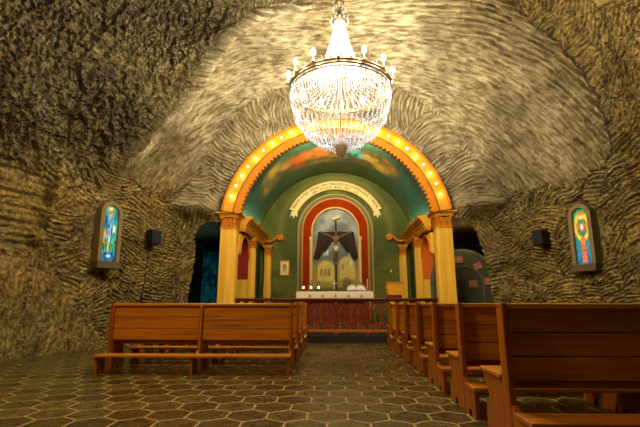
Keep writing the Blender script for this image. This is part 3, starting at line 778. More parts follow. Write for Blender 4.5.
def altar_painting():
    xs = np.linspace(-0.86, 0.86, 150); zs = np.linspace(1.34, 4.5, 260)
    U, Z = np.meshgrid(xs, zs, indexing='ij'); R = 0.86
    lim = np.where(Z > NC[1], np.sqrt(np.maximum(1e-6, R * R - np.minimum(Z - NC[1], R) ** 2)), R)
    zc = np.minimum(Z, NC[1] + R); X = NC[0] + U / 0.86 * lim
    n1 = fbm(X * 2.2, zc * 2.2, 0 * X, 4, 401); n2 = fbm(X * 7, zc * 5, 0 * X, 3, 410)
    x = X - NC[0]
    col = lerp(C3(0.10, 0.11, 0.10), C3(0.22, 0.24, 0.22), smooth01(n1, -0.3, 0.4))          # grey sky
    col = lerp(col, C3(0.10, 0.13, 0.06), smooth01(-(zc - 2.75), -0.05, 0.4) * 0.8)
    col = lerp(col, C3(0.22, 0.17, 0.04), smooth01(-(zc - 2.35), -0.1, 0.4))
    col = lerp(col, C3(0.07, 0.06, 0.02), smooth01(-(zc - 1.62), -0.05, 0.2))
    def rect(cx, cz, wx, wz, c, k=1.0, soft=0.02, round_=False):
        nonlocal col
        top = cz + wz - (np.abs(x - cx) / wx) ** 2 * wz * 0.5 * (1 if round_ else 0)
        m = smooth01(wx - np.abs(x - cx), -soft, soft) * smooth01(zc - (cz - wz), -soft, soft) * smooth01(top - zc, -soft, soft)
        col = lerp(col, C3(*c), np.clip(m * k * (0.8 + 0.4 * n2), 0, 1))
    rect(-0.36, 2.15, 0.30, 0.38, (0.46, 0.35, 0.09), 0.9, 0.04, True); rect(0.42, 2.25, 0.28, 0.42, (0.44, 0.34, 0.09), 0.9, 0.05, True)
    for cx in (-0.52, -0.38, -0.24): rect(cx, 2.10, 0.045, 0.14, (0.12, 0.07, 0.02), 0.9, 0.015, True)
    rect(0.40, 1.72, 0.16, 0.2, (0.09, 0.07, 0.02), 0.9, 0.02, True); rect(0.26, 2.3, 0.05, 0.12, (0.16, 0.1, 0.03), 0.8, 0.015, True); rect(0.55, 2.45, 0.05, 0.12, (0.5, 0.42, 0.2), 0.8, 0.015)
    rect(-0.36, 2.86, 0.10, 0.14, (0.52, 0.56, 0.48), 0.9, 0.03, True); rect(0.52, 2.75, 0.05, 0.3, (0.3, 0.3, 0.14), 0.8, 0.02)
    rect(-0.62, 3.05, 0.12, 0.14, (0.30, 0.18, 0.12), 0.6, 0.06)
    col = col * 1.8
    P = np.stack([X, 15.155 + 0 * X, zc], -1)
    o = paint_grid('altar_painting', P, col, attr_mat('oil_painting', 0.8, bump=0.2))
    tag(o, 'round-topped painting of a misty walled town inside the red altar niche', 'painting')
altar_painting()

# crucifix with figure and dark drapery
cx_, cy_ = 0.05, 15.05
cr = empty('crucifix_sculpture', (cx_, cy_, 1.35))
q = MB(); q.box(cx_ - 0.035, cx_ + 0.035, cy_ + 0.03, cy_ + 0.075, 1.34, 3.98, 0.006); q.box(cx_ - 0.62, cx_ + 0.62, cy_ + 0.03, cy_ + 0.075, 3.50, 3.58, 0.006); A(q, 'cross', M['ink'], cr)
def drape(sg):
    q = MB(); v = []; fs = []; NU, NV = 14, 18
    for i in range(NU + 1):
        u = i / NU
        for j in range(NV + 1):
            t = j / NV
            # top edge follows the beam, the lower end sweeps outwards and down
            xt = 0.04 + u * 0.62; zt = 3.56 + 0.03 * math.sin(u * PI * 3)
            xb = 0.42 + u * 0.42; zb = 2.48 + 0.35 * (1 - u) + 0.1 * math.sin(u * 9)
            x = xt + (xb - xt) * t ** 1.6; z = zt + (zb - zt) * t
            y = cy_ - 0.01 - 0.03 * math.sin(u * PI * 5 + t * 2) * (0.3 + t)
            v.append((cx_ + sg * x, y, z))
    for i in range(NU):
        for j in range(NV): fs.append((i * (NV + 1) + j, (i + 1) * (NV + 1) + j, (i + 1) * (NV + 1) + j + 1, i * (NV + 1) + j + 1))
    q.add(v, fs, True); o = A(q, 'drapery', simple('dark_brown_cloth', (0.035, 0.018, 0.010), 0.7, 0, 0.4, 5), cr)
    m_ = o.modifiers.new('solid', 'SOLIDIFY'); m_.thickness = 0.012
drape(-1); drape(1)
def skin_figure(name, joints, edges, radii, mat, parent, sub=2, root=0):
    me = bpy.data.meshes.new(name); me.from_pydata(joints, edges, []); o = bpy.data.objects.new(name, me); COL.objects.link(o)
    m_ = o.modifiers.new('skin', 'SKIN'); m_.use_smooth_shade = True
    for i, r in enumerate(radii): me.skin_vertices[0].data[i].radius = r if isinstance(r, tuple) else (r, r)
    me.skin_vertices[0].data[root].use_root = True
    s_ = o.modifiers.new('sub', 'SUBSURF'); s_.levels = sub; s_.render_levels = sub
    dg = bpy.context.evaluated_depsgraph_get(); nm = bpy.data.meshes.new_from_object(o.evaluated_get(dg)); bpy.data.objects.remove(o)
    nm.materials.clear(); nm.materials.append(mat); nm.polygons.foreach_set('use_smooth', [True] * len(nm.polygons))
    r = bpy.data.objects.new(name, nm); link(r, parent); r.name = name
    off = Vector(parent.location); nm.transform(Matrix.Translation(-off)); return r
flesh = simple('carved_pale_wood', (0.20, 0.115, 0.05), 0.5)
J = [(0, 0, 2.98), (0, 0, 3.15), (0, 0, 3.33), (0, 0, 3.42), (0, -.01, 3.50), (0, -.02, 3.60),
     (-.12, 0, 3.36), (-.30, .0, 3.45), (-.50, .01, 3.53), (-.57, .01, 3.55), (.12, 0, 3.36), (.30, 0, 3.45), (.50, .01, 3.53), (.57, .01, 3.55),
     (-.05, 0, 2.94), (-.06, -.05, 2.68), (-.02, 0, 2.42), (-.01, -.04, 2.34), (.05, 0, 2.94), (.06, -.05, 2.68), (.02, 0, 2.42), (.01, -.04, 2.34)]
J = [(a + cx_, b2 + cy_ - 0.03, c) for a, b2, c in J]
E_ = [(0, 1), (1, 2), (2, 3), (3, 4), (4, 5), (2, 6), (6, 7), (7, 8), (8, 9), (2, 10), (10, 11), (11, 12), (12, 13), (0, 14), (14, 15), (15, 16), (16, 17), (0, 18), (18, 19), (19, 20), (20, 21)]
R_ = [.075, .072, .09, .035, .06, .045, .045, .032, .022, .018, .045, .032, .022, .018, .06, .045, .026, .02, .06, .045, .026, .02]
skin_figure('figure', J, E_, R_, flesh, cr)
q = MB(); q.lathe([(0.085, 2.84), (0.10, 2.92), (0.09, 3.02), (0.08, 3.04)], (cx_, cy_ - 0.03, 0), 14); A(q, 'loincloth', M['cloth'], cr)
q = MB(); q.add([(cx_ - .14, cy_ - .03, 3.99), (cx_ + .13, cy_ - .03, 4.09), (cx_ + .17, cy_ - .03, 4.2), (cx_ - .11, cy_ - .03, 4.1),
                 (cx_ - .14, cy_, 3.99), (cx_ + .13, cy_, 4.09), (cx_ + .17, cy_, 4.2), (cx_ - .11, cy_, 4.1)], [(0, 1, 2, 3), (4, 5, 6, 7), (0, 1, 5, 4), (1, 2, 6, 5), (2, 3, 7, 6), (3, 0, 4, 7)])
A(q, 'title_plate', M['cream'], cr)
tag(cr, 'dark crucifix with carved figure and brown drapery hung from its arms before the altar painting', 'crucifix')

# ------------------------------------------------------------------ banner with lettering
def text_mesh(ch, size):
    cu = bpy.data.curves.new('t', 'FONT'); cu.body = ch; cu.size = size; cu.extrude = 0.002; cu.align_x = 'CENTER'
    o = bpy.data.objects.new('t', cu); COL.objects.link(o)
    dg = bpy.context.evaluated_depsgraph_get(); me = bpy.data.meshes.new_from_object(o.evaluated_get(dg))
    COL.objects.unlink(o); bpy.data.objects.remove(o)
    xs = [v.co.x for v in me.vertices] or [0]
    vs_, fs_ = [v.co.copy() for v in me.vertices], [list(p.vertices) for p in me.polygons]
    bpy.data.meshes.remove(me); return vs_, fs_
ban = empty('banner', (0.04, 15.1, 3.62))
BC = (0.04, 3.62)
q = MB(); q.arcband(BC, 1.60, 1.92, 15.10, 15.14, math.radians(26), math.radians(154), 60); A(q, 'ribbon', M['cream'], ban)
q = MB()
for a_ in (0,): q.arcband(BC, 1.90, 1.925, 15.085, 15.14, math.radians(25.5), math.radians(154.5), 60); q.arcband(BC, 1.59, 1.61, 15.085, 15.14, math.radians(25.5), math.radians(154.5), 60)
A(q, 'edging', M['gold'], ban)
for sg in (-1, 1):
    a = math.radians(90 - sg * 64.5); ex, ez = BC[0] + 1.72 * math.cos(a), BC[1] + 1.72 * math.sin(a)
    q = MB(); x0 = ex; pts = []
    out = [(ex - sg * .14, ez + .05), (ex + sg * .10, ez + .02), (ex + sg * .16, ez - .2), (ex + sg * .08, ez - .12), (ex + sg * 0.03, ez - .26), (ex - sg * .03, ez - .14), (ex - sg * .12, ez - .2)]
    q.prism(out, 'y', 15.12, 15.15); A(q, 'ribbon_tail', M['cream'], ban)
q = MB()
def arc_text(mb, txt, r, size, span):
    n = len(txt)
    for i, ch in enumerate(txt):
        if ch == ' ': continue
        a = math.radians(90 + span / 2 - span * (i + 0.5) / n)
        v_, f_ = text_mesh(ch, size); M_ = Matrix.Rotation(-(PI / 2 - a) * -1, 3, 'Y')
        tv = []
        for p in v_:
            x, z = p.x, p.y
            # tangent to the right at angle a, radial outwards
            tx, tz = math.sin(a), -math.cos(a); rx, rz = math.cos(a), math.sin(a)
            tv.append((BC[0] + rx * (r + z) + tx * x, 15.094 - p.z * 2, BC[1] + rz * (r + z) + tz * x))
        mb.add(tv, f_)
arc_text(q, 'ŚWIĘTA KINGO POLSKĘ NAM POBŁOGOSŁAW NIEPODLEGŁĄ I WOLNĄ', 1.765, 0.135, 122)
arc_text(q, 'NAM SZCZĘŚĆ BOŻE MÓDL SIĘ', 1.64, 0.125, 62)
A(q, 'lettering', M['ink'], ban)
tag(ban, 'cream ribbon banner with dark lettering curving over the altar niche', 'banner')

# framed picture, left of the niche
pc = empty('framed_picture', (-1.84, 15.17, 2.25))
q = MB(); q.box(-.18, .18, -.03, .0, -.28, .28, 0.008); q.build('frame', M['gold_deep'], pc)
q = MB(); q.box(-.145, .145, -.038, -.028, -.245, .245); q.build('mount', M['cream'], pc)
q = MB(); q.box(-.07, .07, -.042, -.036, -.10, .14); q.lathe([(0.001, 0), (.05, .02), (.05, .06), (0.001, .08)], (0, -.04, 0.02), 12); q.build('print', M['bronze'], pc)
tag(pc, 'small cream framed picture on the green wall left of the altar niche', 'picture')

# ------------------------------------------------------------------ altar
al = empty('altar', (0.0, 13.35, 0.34))
q = MB(); q.box(-1.12, 1.10, 13.08, 13.62, 1.27, 1.345, 0.01); A(q, 'table_top', M['pew_back'], al)
q = MB(); q.box(-0.95, 0.93, 13.2, 13.55, 0.40, 1.27, 0.02); A(q, 'pedestal', M['red_wood'], al)
q = MB(); q.box(-1.0, 0.98, 13.12, 13.6, 0.34, 0.41, 0.01); A(q, 'plinth', M['red_wood'], al)
tag(al, 'wooden altar table standing on the dais behind the rail under a white cloth', 'altar')
def altar_cloth():
    t = empty('altar_cloth', (0.0, 13.35, 1.35)); q = MB(); v = []; fs = []
    xs = [-1.20 + 2.38 * i / 60 for i in range(61)]
    rows = [(13.66, 1.352)] + [(13.66 - 0.62 * k / 6, 1.352) for k in range(1, 7)] + [(13.035, 1.34)] + [(13.03, 1.34 - 0.24 * k / 12) for k in range(1, 13)]
    for (y, z) in rows:
        for x in xs:
            d = max(0, 1.34 - z); v.append((x * (1 + 0.05 * d), y - 0.035 * d * (1 + math.sin(x * 17)), z))
    n = len(xs)
    for j in range(len(rows) - 1):
        for i in range(n - 1): fs.append((j * n + i, j * n + i + 1, (j + 1) * n + i + 1, (j + 1) * n + i))
    for sx in (-1.20, 1.18):                                # side drops
        b = len(v); m_ = 12; sg = 1 if sx > 0 else -1
        for j in range(13):
            for k in range(m_ + 1): v.append((sx + sg * 0.035 * j / 12 * (1.5 + math.sin(k * 1.7)), 13.035 + 0.62 * k / m_, 1.352 - 0.55 * j / 12))
        for j in range(12):
            for k in range(m_): fs.append((b + j * (m_ + 1) + k, b + j * (m_ + 1) + k + 1, b + (j + 1) * (m_ + 1) + k + 1, b + (j + 1) * (m_ + 1) + k))
    q.add(v, fs, True); o = A(q, 'cloth', M['cloth'], t)
    for k in range(5):
        x = -0.78 + 0.40 * k; q = MB(); y = 13.0
        q.prism([(x - .05, 1.19), (x - .015, 1.19), (x - .015, 1.15), (x + .015, 1.15), (x + .015, 1.19), (x + .05, 1.19), (x + .05, 1.225), (x + .015, 1.225), (x + .015, 1.27), (x - .015, 1.27), (x - .015, 1.225), (x - .05, 1.225)], 'y', y - 0.012, y - 0.004)
        A(q, 'embroidered_cross', M['rose'], t)
    tag(t, 'white altar cloth with small rose crosses along its front edge', 'tablecloth')
altar_cloth()
def candle_lamp(x, label):
    t = empty('candle_lamp', (x, 13.3, 1.355))
    q = MB(); q.lathe([(0.05, 0), (0.05, .015), (.015, .03), (.015, .07), (.04, .085)], n=14); q.build('foot', M['iron'], t)
    q = MB(); q.lathe([(0.025, .085), (.036, .11), (.036, .15), (.025, .17)], n=14); q.build('lit_glass', M['wax'], t)
    q = MB()
    for k in range(4):
        a = PI / 4 + k * PI / 2; q.tube([(0.03 * math.cos(a), .03 * math.sin(a), .19), (0.06 * math.cos(a), .06 * math.sin(a), .26), (0.03 * math.cos(a), .03 * math.sin(a), .33)], 0.006, 5)
    q.ball((0, 0, .34), .015); q.build('wire_top', M['iron'], t)
    tag(t, label, 'candle', 'candle lamps on the altar')
candle_lamp(-1.0, 'glowing candle lamp on the altar cloth, leftmost of the three')
candle_lamp(-0.76, 'glowing candle lamp on the altar cloth, middle of the three')
candle_lamp(-0.52, 'glowing candle lamp on the altar cloth, nearest the standing cross')
t = empty('altar_cross', (-0.02, 13.25, 1.355))
q = MB(); q.lathe([(.07, 0), (.06, .02), (.02, .04), (.015, .08)], n=14); q.build('foot', M['brass'], t)
q = MB(); q.box(-.012, .012, -.01, .01, .07, .37, 0.003); q.box(-.085, .085, -.01, .01, .24, .268, 0.003); q.build('cross', simple('polished_silver', (0.85, 0.8, 0.7), 0.3, 0.6), t)
tag(t, 'small pale standing cross in the middle of the altar', 'cross')
t = empty('open_book', (0.68, 13.27, 1.412))
q = MB(); q.box(-.27, .27, -.19, .17, 0, .012, 0.003); q.build('cover', M['red_wood'], t)
q = MB()
for sg in (-1, 1):
    v = []; fs = []
    for i in range(9):
        u = i / 8; x = sg * (0.005 + .25 * u); z = .015 + .075 * math.sin(PI * min(1, u * .9 + .1)) ** .8
        for y, zz in ((-.17, 0), (.15, .04)): v.append((x, y, z + zz)); v.append((x, y, .012))
    for i in range(8):
        b = 4 * i; fs += [(b, b + 4, b + 6, b + 2), (b, b + 1, b + 5, b + 4), (b + 2, b + 6, b + 7, b + 3)]
    fs += [(0, 1, 3, 2), (32, 33, 35, 34)]; q.add(v, fs, True)
q.build('pages', M['paper'], t)
q = MB(); q.box(-.2, .2, -.17, -.15, -.0, .03, .003); q.prism([(-.16, -.01), (.12, -.01), (.12, -.07)], 'x', -.12, .12); q.build('book_rest', M['red_wood'], t)
t.rotation_euler = (math.radians(14), 0, 0); t.scale = (1.15, 1.15, 1.15)
tag(t, 'open white-paged book propped on the right end of the altar cloth', 'book')
t = empty('altar_candle', (1.04, 13.42, 1.355))
q = MB(); q.lathe([(.05, 0), (.04, .03), (.015, .05), (.03, .09)], n=12); q.build('holder', M['brass'], t)
q = MB(); q.lathe([(.014, .08), (.014, .40)], n=10); q.build('candle', M['cream'], t)
tag(t, 'thin tall cream candle standing behind the open book', 'candle')

# lectern and microphone
lx, ly = 1.70, 12.15
t = empty('lectern', (lx, ly, 0.17))
q = MB(); v = []; fs = []
for (hx, hy, z) in ((.13, .13, .0), (.13, .13, 1.0), (.19, .16, 1.06), (.235, .2, 1.36)):
    v += [(-hx, -hy, z), (hx, -hy, z), (hx, hy, z), (-hx, hy, z)]
for i in range(3):
    for k in range(4): fs.append((4 * i + k, 4 * i + (k + 1) % 4, 4 * i + 4 + (k + 1) % 4, 4 * i + 4 + k))
fs += [(0, 1, 2, 3), (12, 13, 14, 15)]; q.add(v, fs); q.build('body', M['gold'], t)
q = MB(); q.box(-.26, .26, -.22, .22, 1.36, 1.42, 0.01); q.build('reading_board', M['pew_back'], t)
q = MB(); q.box(-.20, .20, -.17, .17, .97, 1.06, 0.01); q.build('collar', M['red_wood'], t); q = MB(); q.box(-.2, .2, -.2, .2, 0, .09, .01); q.build('base', M['red_wood'], t)
tag(t, 'ochre wooden lectern with flared top right of the altar', 'lectern')
t = empty('microphone', (lx - 0.15, ly, 1.595))
q = MB(); q.lathe([(.04, 0), (.03, .02), (.008, .03)], n=12); q.build('foot', M['black'], t)
q = MB(); q.tube([(0, 0, .02), (0, 0, .14), (.02, -.02, .22), (.07, -.04, .29)], .007, 6); q.build('gooseneck', simple('chrome', (0.9, 0.9, 0.88), 0.2, 1.0), t)
q = MB(); q.tube([(.065, -.038, .285), (.10, -.05, .335)], .02, 8); q.build('head', simple('grey_mesh', (0.7, 0.7, 0.66), 0.5, 0.3), t)
tag(t, 'gooseneck microphone rising from the top of the lectern', 'microphone')

# ------------------------------------------------------------------ altar rail
def altar_rail():
    y = 11.16; z0 = 0.17; t = empty('altar_rail', (0, y, z0)); R = M['red_wood']
    q = MB(); q.box(-2.66, 2.70, -.10, .10, .905, .955, .01); q.box(-2.64, 2.68, -.07, .07, .87, .905, .006); q.build('handrail', R, t)
    q = MB(); q.box(-2.64, 2.68, -.06, .06, .085, .16, .006); q.build('bottom_rail', M['pew_dark'], t)
    NP = 7; px = [0.03 + 0.80 * (k - 3) for k in range(NP)]
    for x in px + [-2.60, 2.64]:
        q = MB(); q.box(x - .055, x + .055, -.055, .055, 0, .88, .008); q.box(x - .07, x + .07, -.07, .07, 0, .09, .006); q.build('post', R, t)
    carved = wood('carved_rail_wood', (0.13, 0.024, 0.006), (0.24, 0.052, 0.012), 0.35, 'Z')
    edges = sorted(px + [-2.60, 2.64])
    for a, b in zip(edges[:-1], edges[1:]):
        if b - a < 0.4: continue
        q = MB(); w_ = (b - a - 0.11); c0 = a + 0.055
        for k in range(2):                                   # each bay: two lyre-shaped interlaced ovals with a leaf between
            cx = c0 + w_ * (k + 0.5) / 2; hw = w_ / 4 * 0.9
            for sg in (-1, 1):
                pts = []
                for i in range(15):
                    u = i / 14; z = .17 + .69 * u
                    pts.append((cx + sg * hw * (0.18 + 0.86 * abs(math.sin(PI * (u * 1.0 + .02))) ** 1.2) * (1 - 0.25 * (u > .8)), 0, z))
                q.tube(pts, .022, 6)
            q.prism([(cx - .028, .16), (cx + .028, .16), (cx + .05, .30), (cx, .40), (cx - .05, .30)], 'y', -.018, .018)
            q.prism([(cx, .48), (cx + .045, .60), (cx, .78), (cx - .045, .60)], 'y', -.018, .018)
        mid = c0 + w_ / 2; q.tube([(mid, 0, .16), (mid, 0, .40)], .02, 6)
        q.prism([(mid, .86), (mid - .10, .86), (mid - .03, .74), (mid, .58), (mid + .03, .74), (mid + .10, .86)], 'y', -.015, .015)
        q.build('carved_panel', carved, t)
    tag(t, 'low red-brown wooden altar rail with carved openwork panels', 'railing')
altar_rail()

# ------------------------------------------------------------------ side chapels
t = empty('stained_glass_panel', (-4.05, 14.5, 0.17))
def teal_glass():
    xs = np.linspace(-.62, .62, 60); zs = np.linspace(0.2, 2.6, 110); X, Z = np.meshgrid(xs, zs, indexing='ij')
    n1 = fbm(X * 4, Z * 4, 0 * X, 3, 501); n2 = fbm(X * 11, Z * 9, 0 * X, 2, 505)
    col = lerp(C3(0.0, 0.04, 0.07), C3(0.01, 0.20, 0.26), smooth01(n1 + .5 * n2, -0.3, 0.5))
    lead = (np.abs((X * 5 + n1 * 1.5) % 1 - .5) > .46) | (np.abs((Z * 4 + n2) % 1 - .5) > .46)
    col = col * np.where(lead, 0.1, 1.0)[..., None]
    paint_grid('glass', np.stack([X, 0 * X, Z], -1), col, attr_mat('lit_teal_glass', 0.2, 0.07), t)
teal_glass()
q = MB(); q.box(-.70, -.62, -.05, .05, .0, 2.7, .01); q.box(.62, .70, -.05, .05, 0, 2.7, .01); q.box(-.7, .7, -.05, .05, 2.6, 2.72, .01); q.box(-.7, .7, -.05, .05, 0, .2, .01); q.build('frame', M['iron'], t)
tag(t, 'dim teal stained glass panel glowing behind the front left column', 'stained glass')

bd = empty('arched_board', (3.90, 12.75, 0.17))
q = MB(); bc = 1.45; pts = [(-1.0, 0)] + [(-1.0, bc)] + [(1.0 * math.cos(PI - PI * i / 24), bc + 0.95 * math.sin(PI * i / 24)) for i in range(25)] + [(1.0, 0)]
q.prism(pts, 'y', 0.0, 0.06); q.build('panel', M['board'], bd)
q = MB(); q.arcband((0, bc), .92, 1.0, -.03, .02, 0, PI, 30); q.arcband((0, bc - .1), .55, .61, -.03, .02, 0, PI, 30)
for x in (-.96, -.58, .58, .96): q.box(x - .03, x + .03, -.03, .02, 0, bc - .1)
q.build('moulding', M['board_line'], bd)
for (x, z, r) in ((-0.12, 2.12, 0.0), (0.43, 1.93, 0.35), (0.26, 1.40, 0.08), (0.72, 1.47, -0.05)):
    q = MB(); c_, s_ = math.cos(r), math.sin(r); P4 = [(a * c_ - b2 * s_ + x, a * s_ + b2 * c_ + z) for a, b2 in ((-.12, -.10), (.12, -.10), (.12, .10), (-.12, .10))]
    q.prism(P4, 'y', -.045, -.03); tag(q.build('card', M['pink'], bd), 'pink card')
tag(bd, 'dark arched board with four pink cards in the recess right of the columns', 'notice board')

# ------------------------------------------------------------------ stained glass windows in the rock
def glass_left(U, Z):
    n1 = fbm(U * 9, Z * 5, 0 * U, 3, 601); n2 = fbm(U * 20, Z * 14, 0 * U, 2, 605)
    c = lerp(C3(0.01, 0.16, 0.30), C3(0.05, 0.50, 0.50), smooth01(n1, -.35, .35))
    def g(cx, cz, wx, wz, col, k=1.2):
        nonlocal c
        m = np.exp(-(((U - cx) / wx) ** 2 + ((Z - cz) / wz) ** 2) ** 2); c = lerp(c, C3(*col), np.clip(m * k, 0, 1))
    g(0, .42, .45, .12, (0.10, 0.42, 0.22), .8); g(0, .36, .14, .07, (0.75, 0.30, 0.05)); g(0, .37, .06, .04, (0.70, .12, .02)); g(0.02, .44, .16, .03, (.8, .75, .3))
    g(0, .12, .16, .2, (0.16, 0.38, 0.75)); g(.02, -.12, .08, .2, (0.55, .65, .75), .8); g(.30, .08, .09, .08, (0.75, .8, .65)); g(.33, -.10, .06, .12, (.1, .5, .12))
    g(-.28, -.02, .12, .05, (.75, .30, .04)); g(-.3, -.16, .14, .05, (.4, .35, .02)); g(.1, -.22, .5, .05, (.10, .30, .05), .9); g(0, -.30, .06, .12, (.85, .6, .2)); g(0, -.42, .5, .1, (.02, .14, .45)); g(.05, -.40, .15, .03, (.4, .75, .9))
    c = c * np.where(n2 > .33, .15, 1.0)[..., None]
    return c
def glass_right(U, Z):
    n2 = fbm(U * 14, Z * 10, 0 * U, 2, 705)
    c = lerp(C3(0.01, 0.22, 0.10), C3(0.02, 0.16, 0.42), smooth01(-Z, -.1, .3)); c = lerp(c, C3(.05, .45, .12), smooth01(n2, 0, .3) * .8)
    r = np.hypot(U / .42, (Z - .16) / .22)
    ring = np.exp(-((r - 1) / .17) ** 2); c = lerp(c, C3(.85, .62, .08), np.clip(ring * 1.5, 0, 1))
    c = lerp(c, C3(.60, .10, .03), np.clip(np.exp(-(r / .55) ** 6) * (.6 + .5 * np.sin(U * 40) * np.sin(Z * 60)), 0, 1))
    c = lerp(c, C3(.85, .75, .80), np.clip(np.exp(-(r / .27) ** 6), 0, 1))
    for cz in (.40, .33, -.06, -.14, -.22, -.30, -.38, -.44):
        d = np.hypot(U / .16, (Z - cz) / .036); c = lerp(c, C3(.85, .18, .04) if int(cz * 100) % 2 == 0 else C3(.9, .7, .25), np.clip(1.4 * np.exp(-d ** 4), 0, 1))
    for cu in (-.3, .3):
        for cz in (-.15, -.32, .16): d = np.hypot((U - cu) / .13, (Z - cz) / .045); c = lerp(c, C3(.75, .25, .06) if cz > 0 else C3(.05, .25, .6), np.clip(np.exp(-d ** 4), 0, 1))
    lead = (np.abs((U * 2.5 + Z * 4) % 1 - .5) > .47) | (np.abs((U * 2.5 - Z * 4) % 1 - .5) > .47)
    return c * np.where(lead, .35, 1.0)[..., None]
def rock_window(name, x, y, z, gw, gh, fn, label, nrm, lean=-0.03, turn=0.0):
    nrm = Vector((nrm[0], nrm[1], 0)).normalized(); ang = math.atan2(nrm.y, nrm.x) + PI / 2 + turn     # local -Y faces the hall
    p = Vector((x, y, z)) + nrm * 0.02
    t = empty(name, p, ang); t.rotation_euler = (lean, 0, ang); t['kind'] = 'structure'; t['label'] = label
    NU, NZ = 44, 120; u = np.linspace(-.5, .5, NU); zz = np.linspace(-.5, .5, NZ); U, Z = np.meshgrid(u, zz, indexing='ij')
    rz = gh / 2 - gw / 2; Zm = Z * gh; over = np.clip((Zm - rz) / (gw / 2), 0, 1); lim = np.sqrt(1 - over ** 2) * 0.98 + 0.02
    X = U * gw * lim; col = fn(U * lim, Z)
    paint_grid('stained_glass', np.stack([X, 0 * X + 0.0, Zm], -1), col, attr_mat(name + '_lit_glass', 0.25, 0.32), t)
    def band(mb, o0, o1, ya, yb):
        a_ = [((gw / 2 + o0) * math.cos(PI * i / 20), rz + (gw / 2 + o0) * math.sin(PI * i / 20)) for i in range(21)]
        b_ = [((gw / 2 + o1) * math.cos(PI * i / 20), rz + (gw / 2 + o1) * math.sin(PI * i / 20)) for i in range(21)]
        a_ = [(gw / 2 + o0, -gh / 2)] + a_ + [(-gw / 2 - o0, -gh / 2)]; b_ = [(gw / 2 + o1, -gh / 2)] + b_ + [(-gw / 2 - o1, -gh / 2)]
        n = len(a_); v = []
        for i in range(n): v += [(a_[i][0], ya, a_[i][1]), (b_[i][0], ya, b_[i][1]), (b_[i][0], yb, b_[i][1]), (a_[i][0], yb, a_[i][1])]
        fs = []
        for i in range(n - 1):
            for k in range(4): fs.append((4 * i + k, 4 * i + (k + 1) % 4, 4 * i + 4 + (k + 1) % 4, 4 * i + 4 + k))
        fs += [(0, 1, 2, 3), (4 * n - 4, 4 * n - 3, 4 * n - 2, 4 * n - 1)]; mb.add(v, fs)
    q = MB(); band(q, 0.0, 0.09, -.06, .14); q.build('window_frame', M['stone_trim'], t)
    q = MB(); q.box(-gw / 2 - .10, gw / 2 + .10, -.10, .14, -gh / 2 - .16, -gh / 2, .015); q.build('window_sill', M['stone_sill'], t)
    return t
rock_window('window_1', WIN_L[0], WIN_L[1], WIN_L[2], 0.36, 1.28, glass_left, 'arched stained glass window with blue and orange figure set in the left rock wall', WN_L)
rock_window('window_2', WIN_R[0], WIN_R[1], WIN_R[2] + .0, 0.36, 1.26, glass_right, 'arched stained glass window with yellow ring and red beads set in the right rock wall', WN_R)

# wall speakers with cable
def speaker(x, y, z, label, cable, rz):
    src = Vector((0, y - 2.0, z)); h = wall_hit(src, Vector((x, y, z)) - src); d = (src - h); d.z = 0; d.normalize()
    t = empty('wall_speaker', h + d * 0.16, math.atan2(d.y, d.x) + PI / 2 + rz)
    q = MB(); q.box(-.15, .15, -.11, .11, -.19, .17, .02); q.build('cabinet', M['black'], t)
    q = MB(); q.box(-.13, .13, -.118, -.108, -.17, .15, .004); q.build('grille', simple('black_grille_cloth', (0.02, 0.017, 0.017), 0.9, 0, .3, 60), t)
    q = MB(); q.box(-.03, .03, .10, .30, -.03, .03, .005); q.box(-.06, .06, .10, .13, -.26, -.19, .005); q.build('bracket', M['iron'], t)
    tag(t, label, 'speaker', 'speakers on the rock walls')
    if cable:
        pts = []
        for k in range(12):
            zz = z - .15 - k * 0.19; hh = wall_hit(Vector((src.x, src.y, zz)), Vector((x, y, zz)) - Vector((src.x, src.y, zz))); pts.append(hh + d * 0.03)
        q = MB(); q.tube(pts, .010, 5); tag(q.build('speaker_cable', M['black']), 'thin black cable hanging down the rock below the left speaker', 'cable')
speaker(-4.16, 10.0, 2.64, 'small black speaker on the left rock wall beside the stained glass window', True, 0.1)
speaker(4.87, 10.0, 2.54, 'small black speaker on the right rock wall beside the stained glass window', False, -0.1)

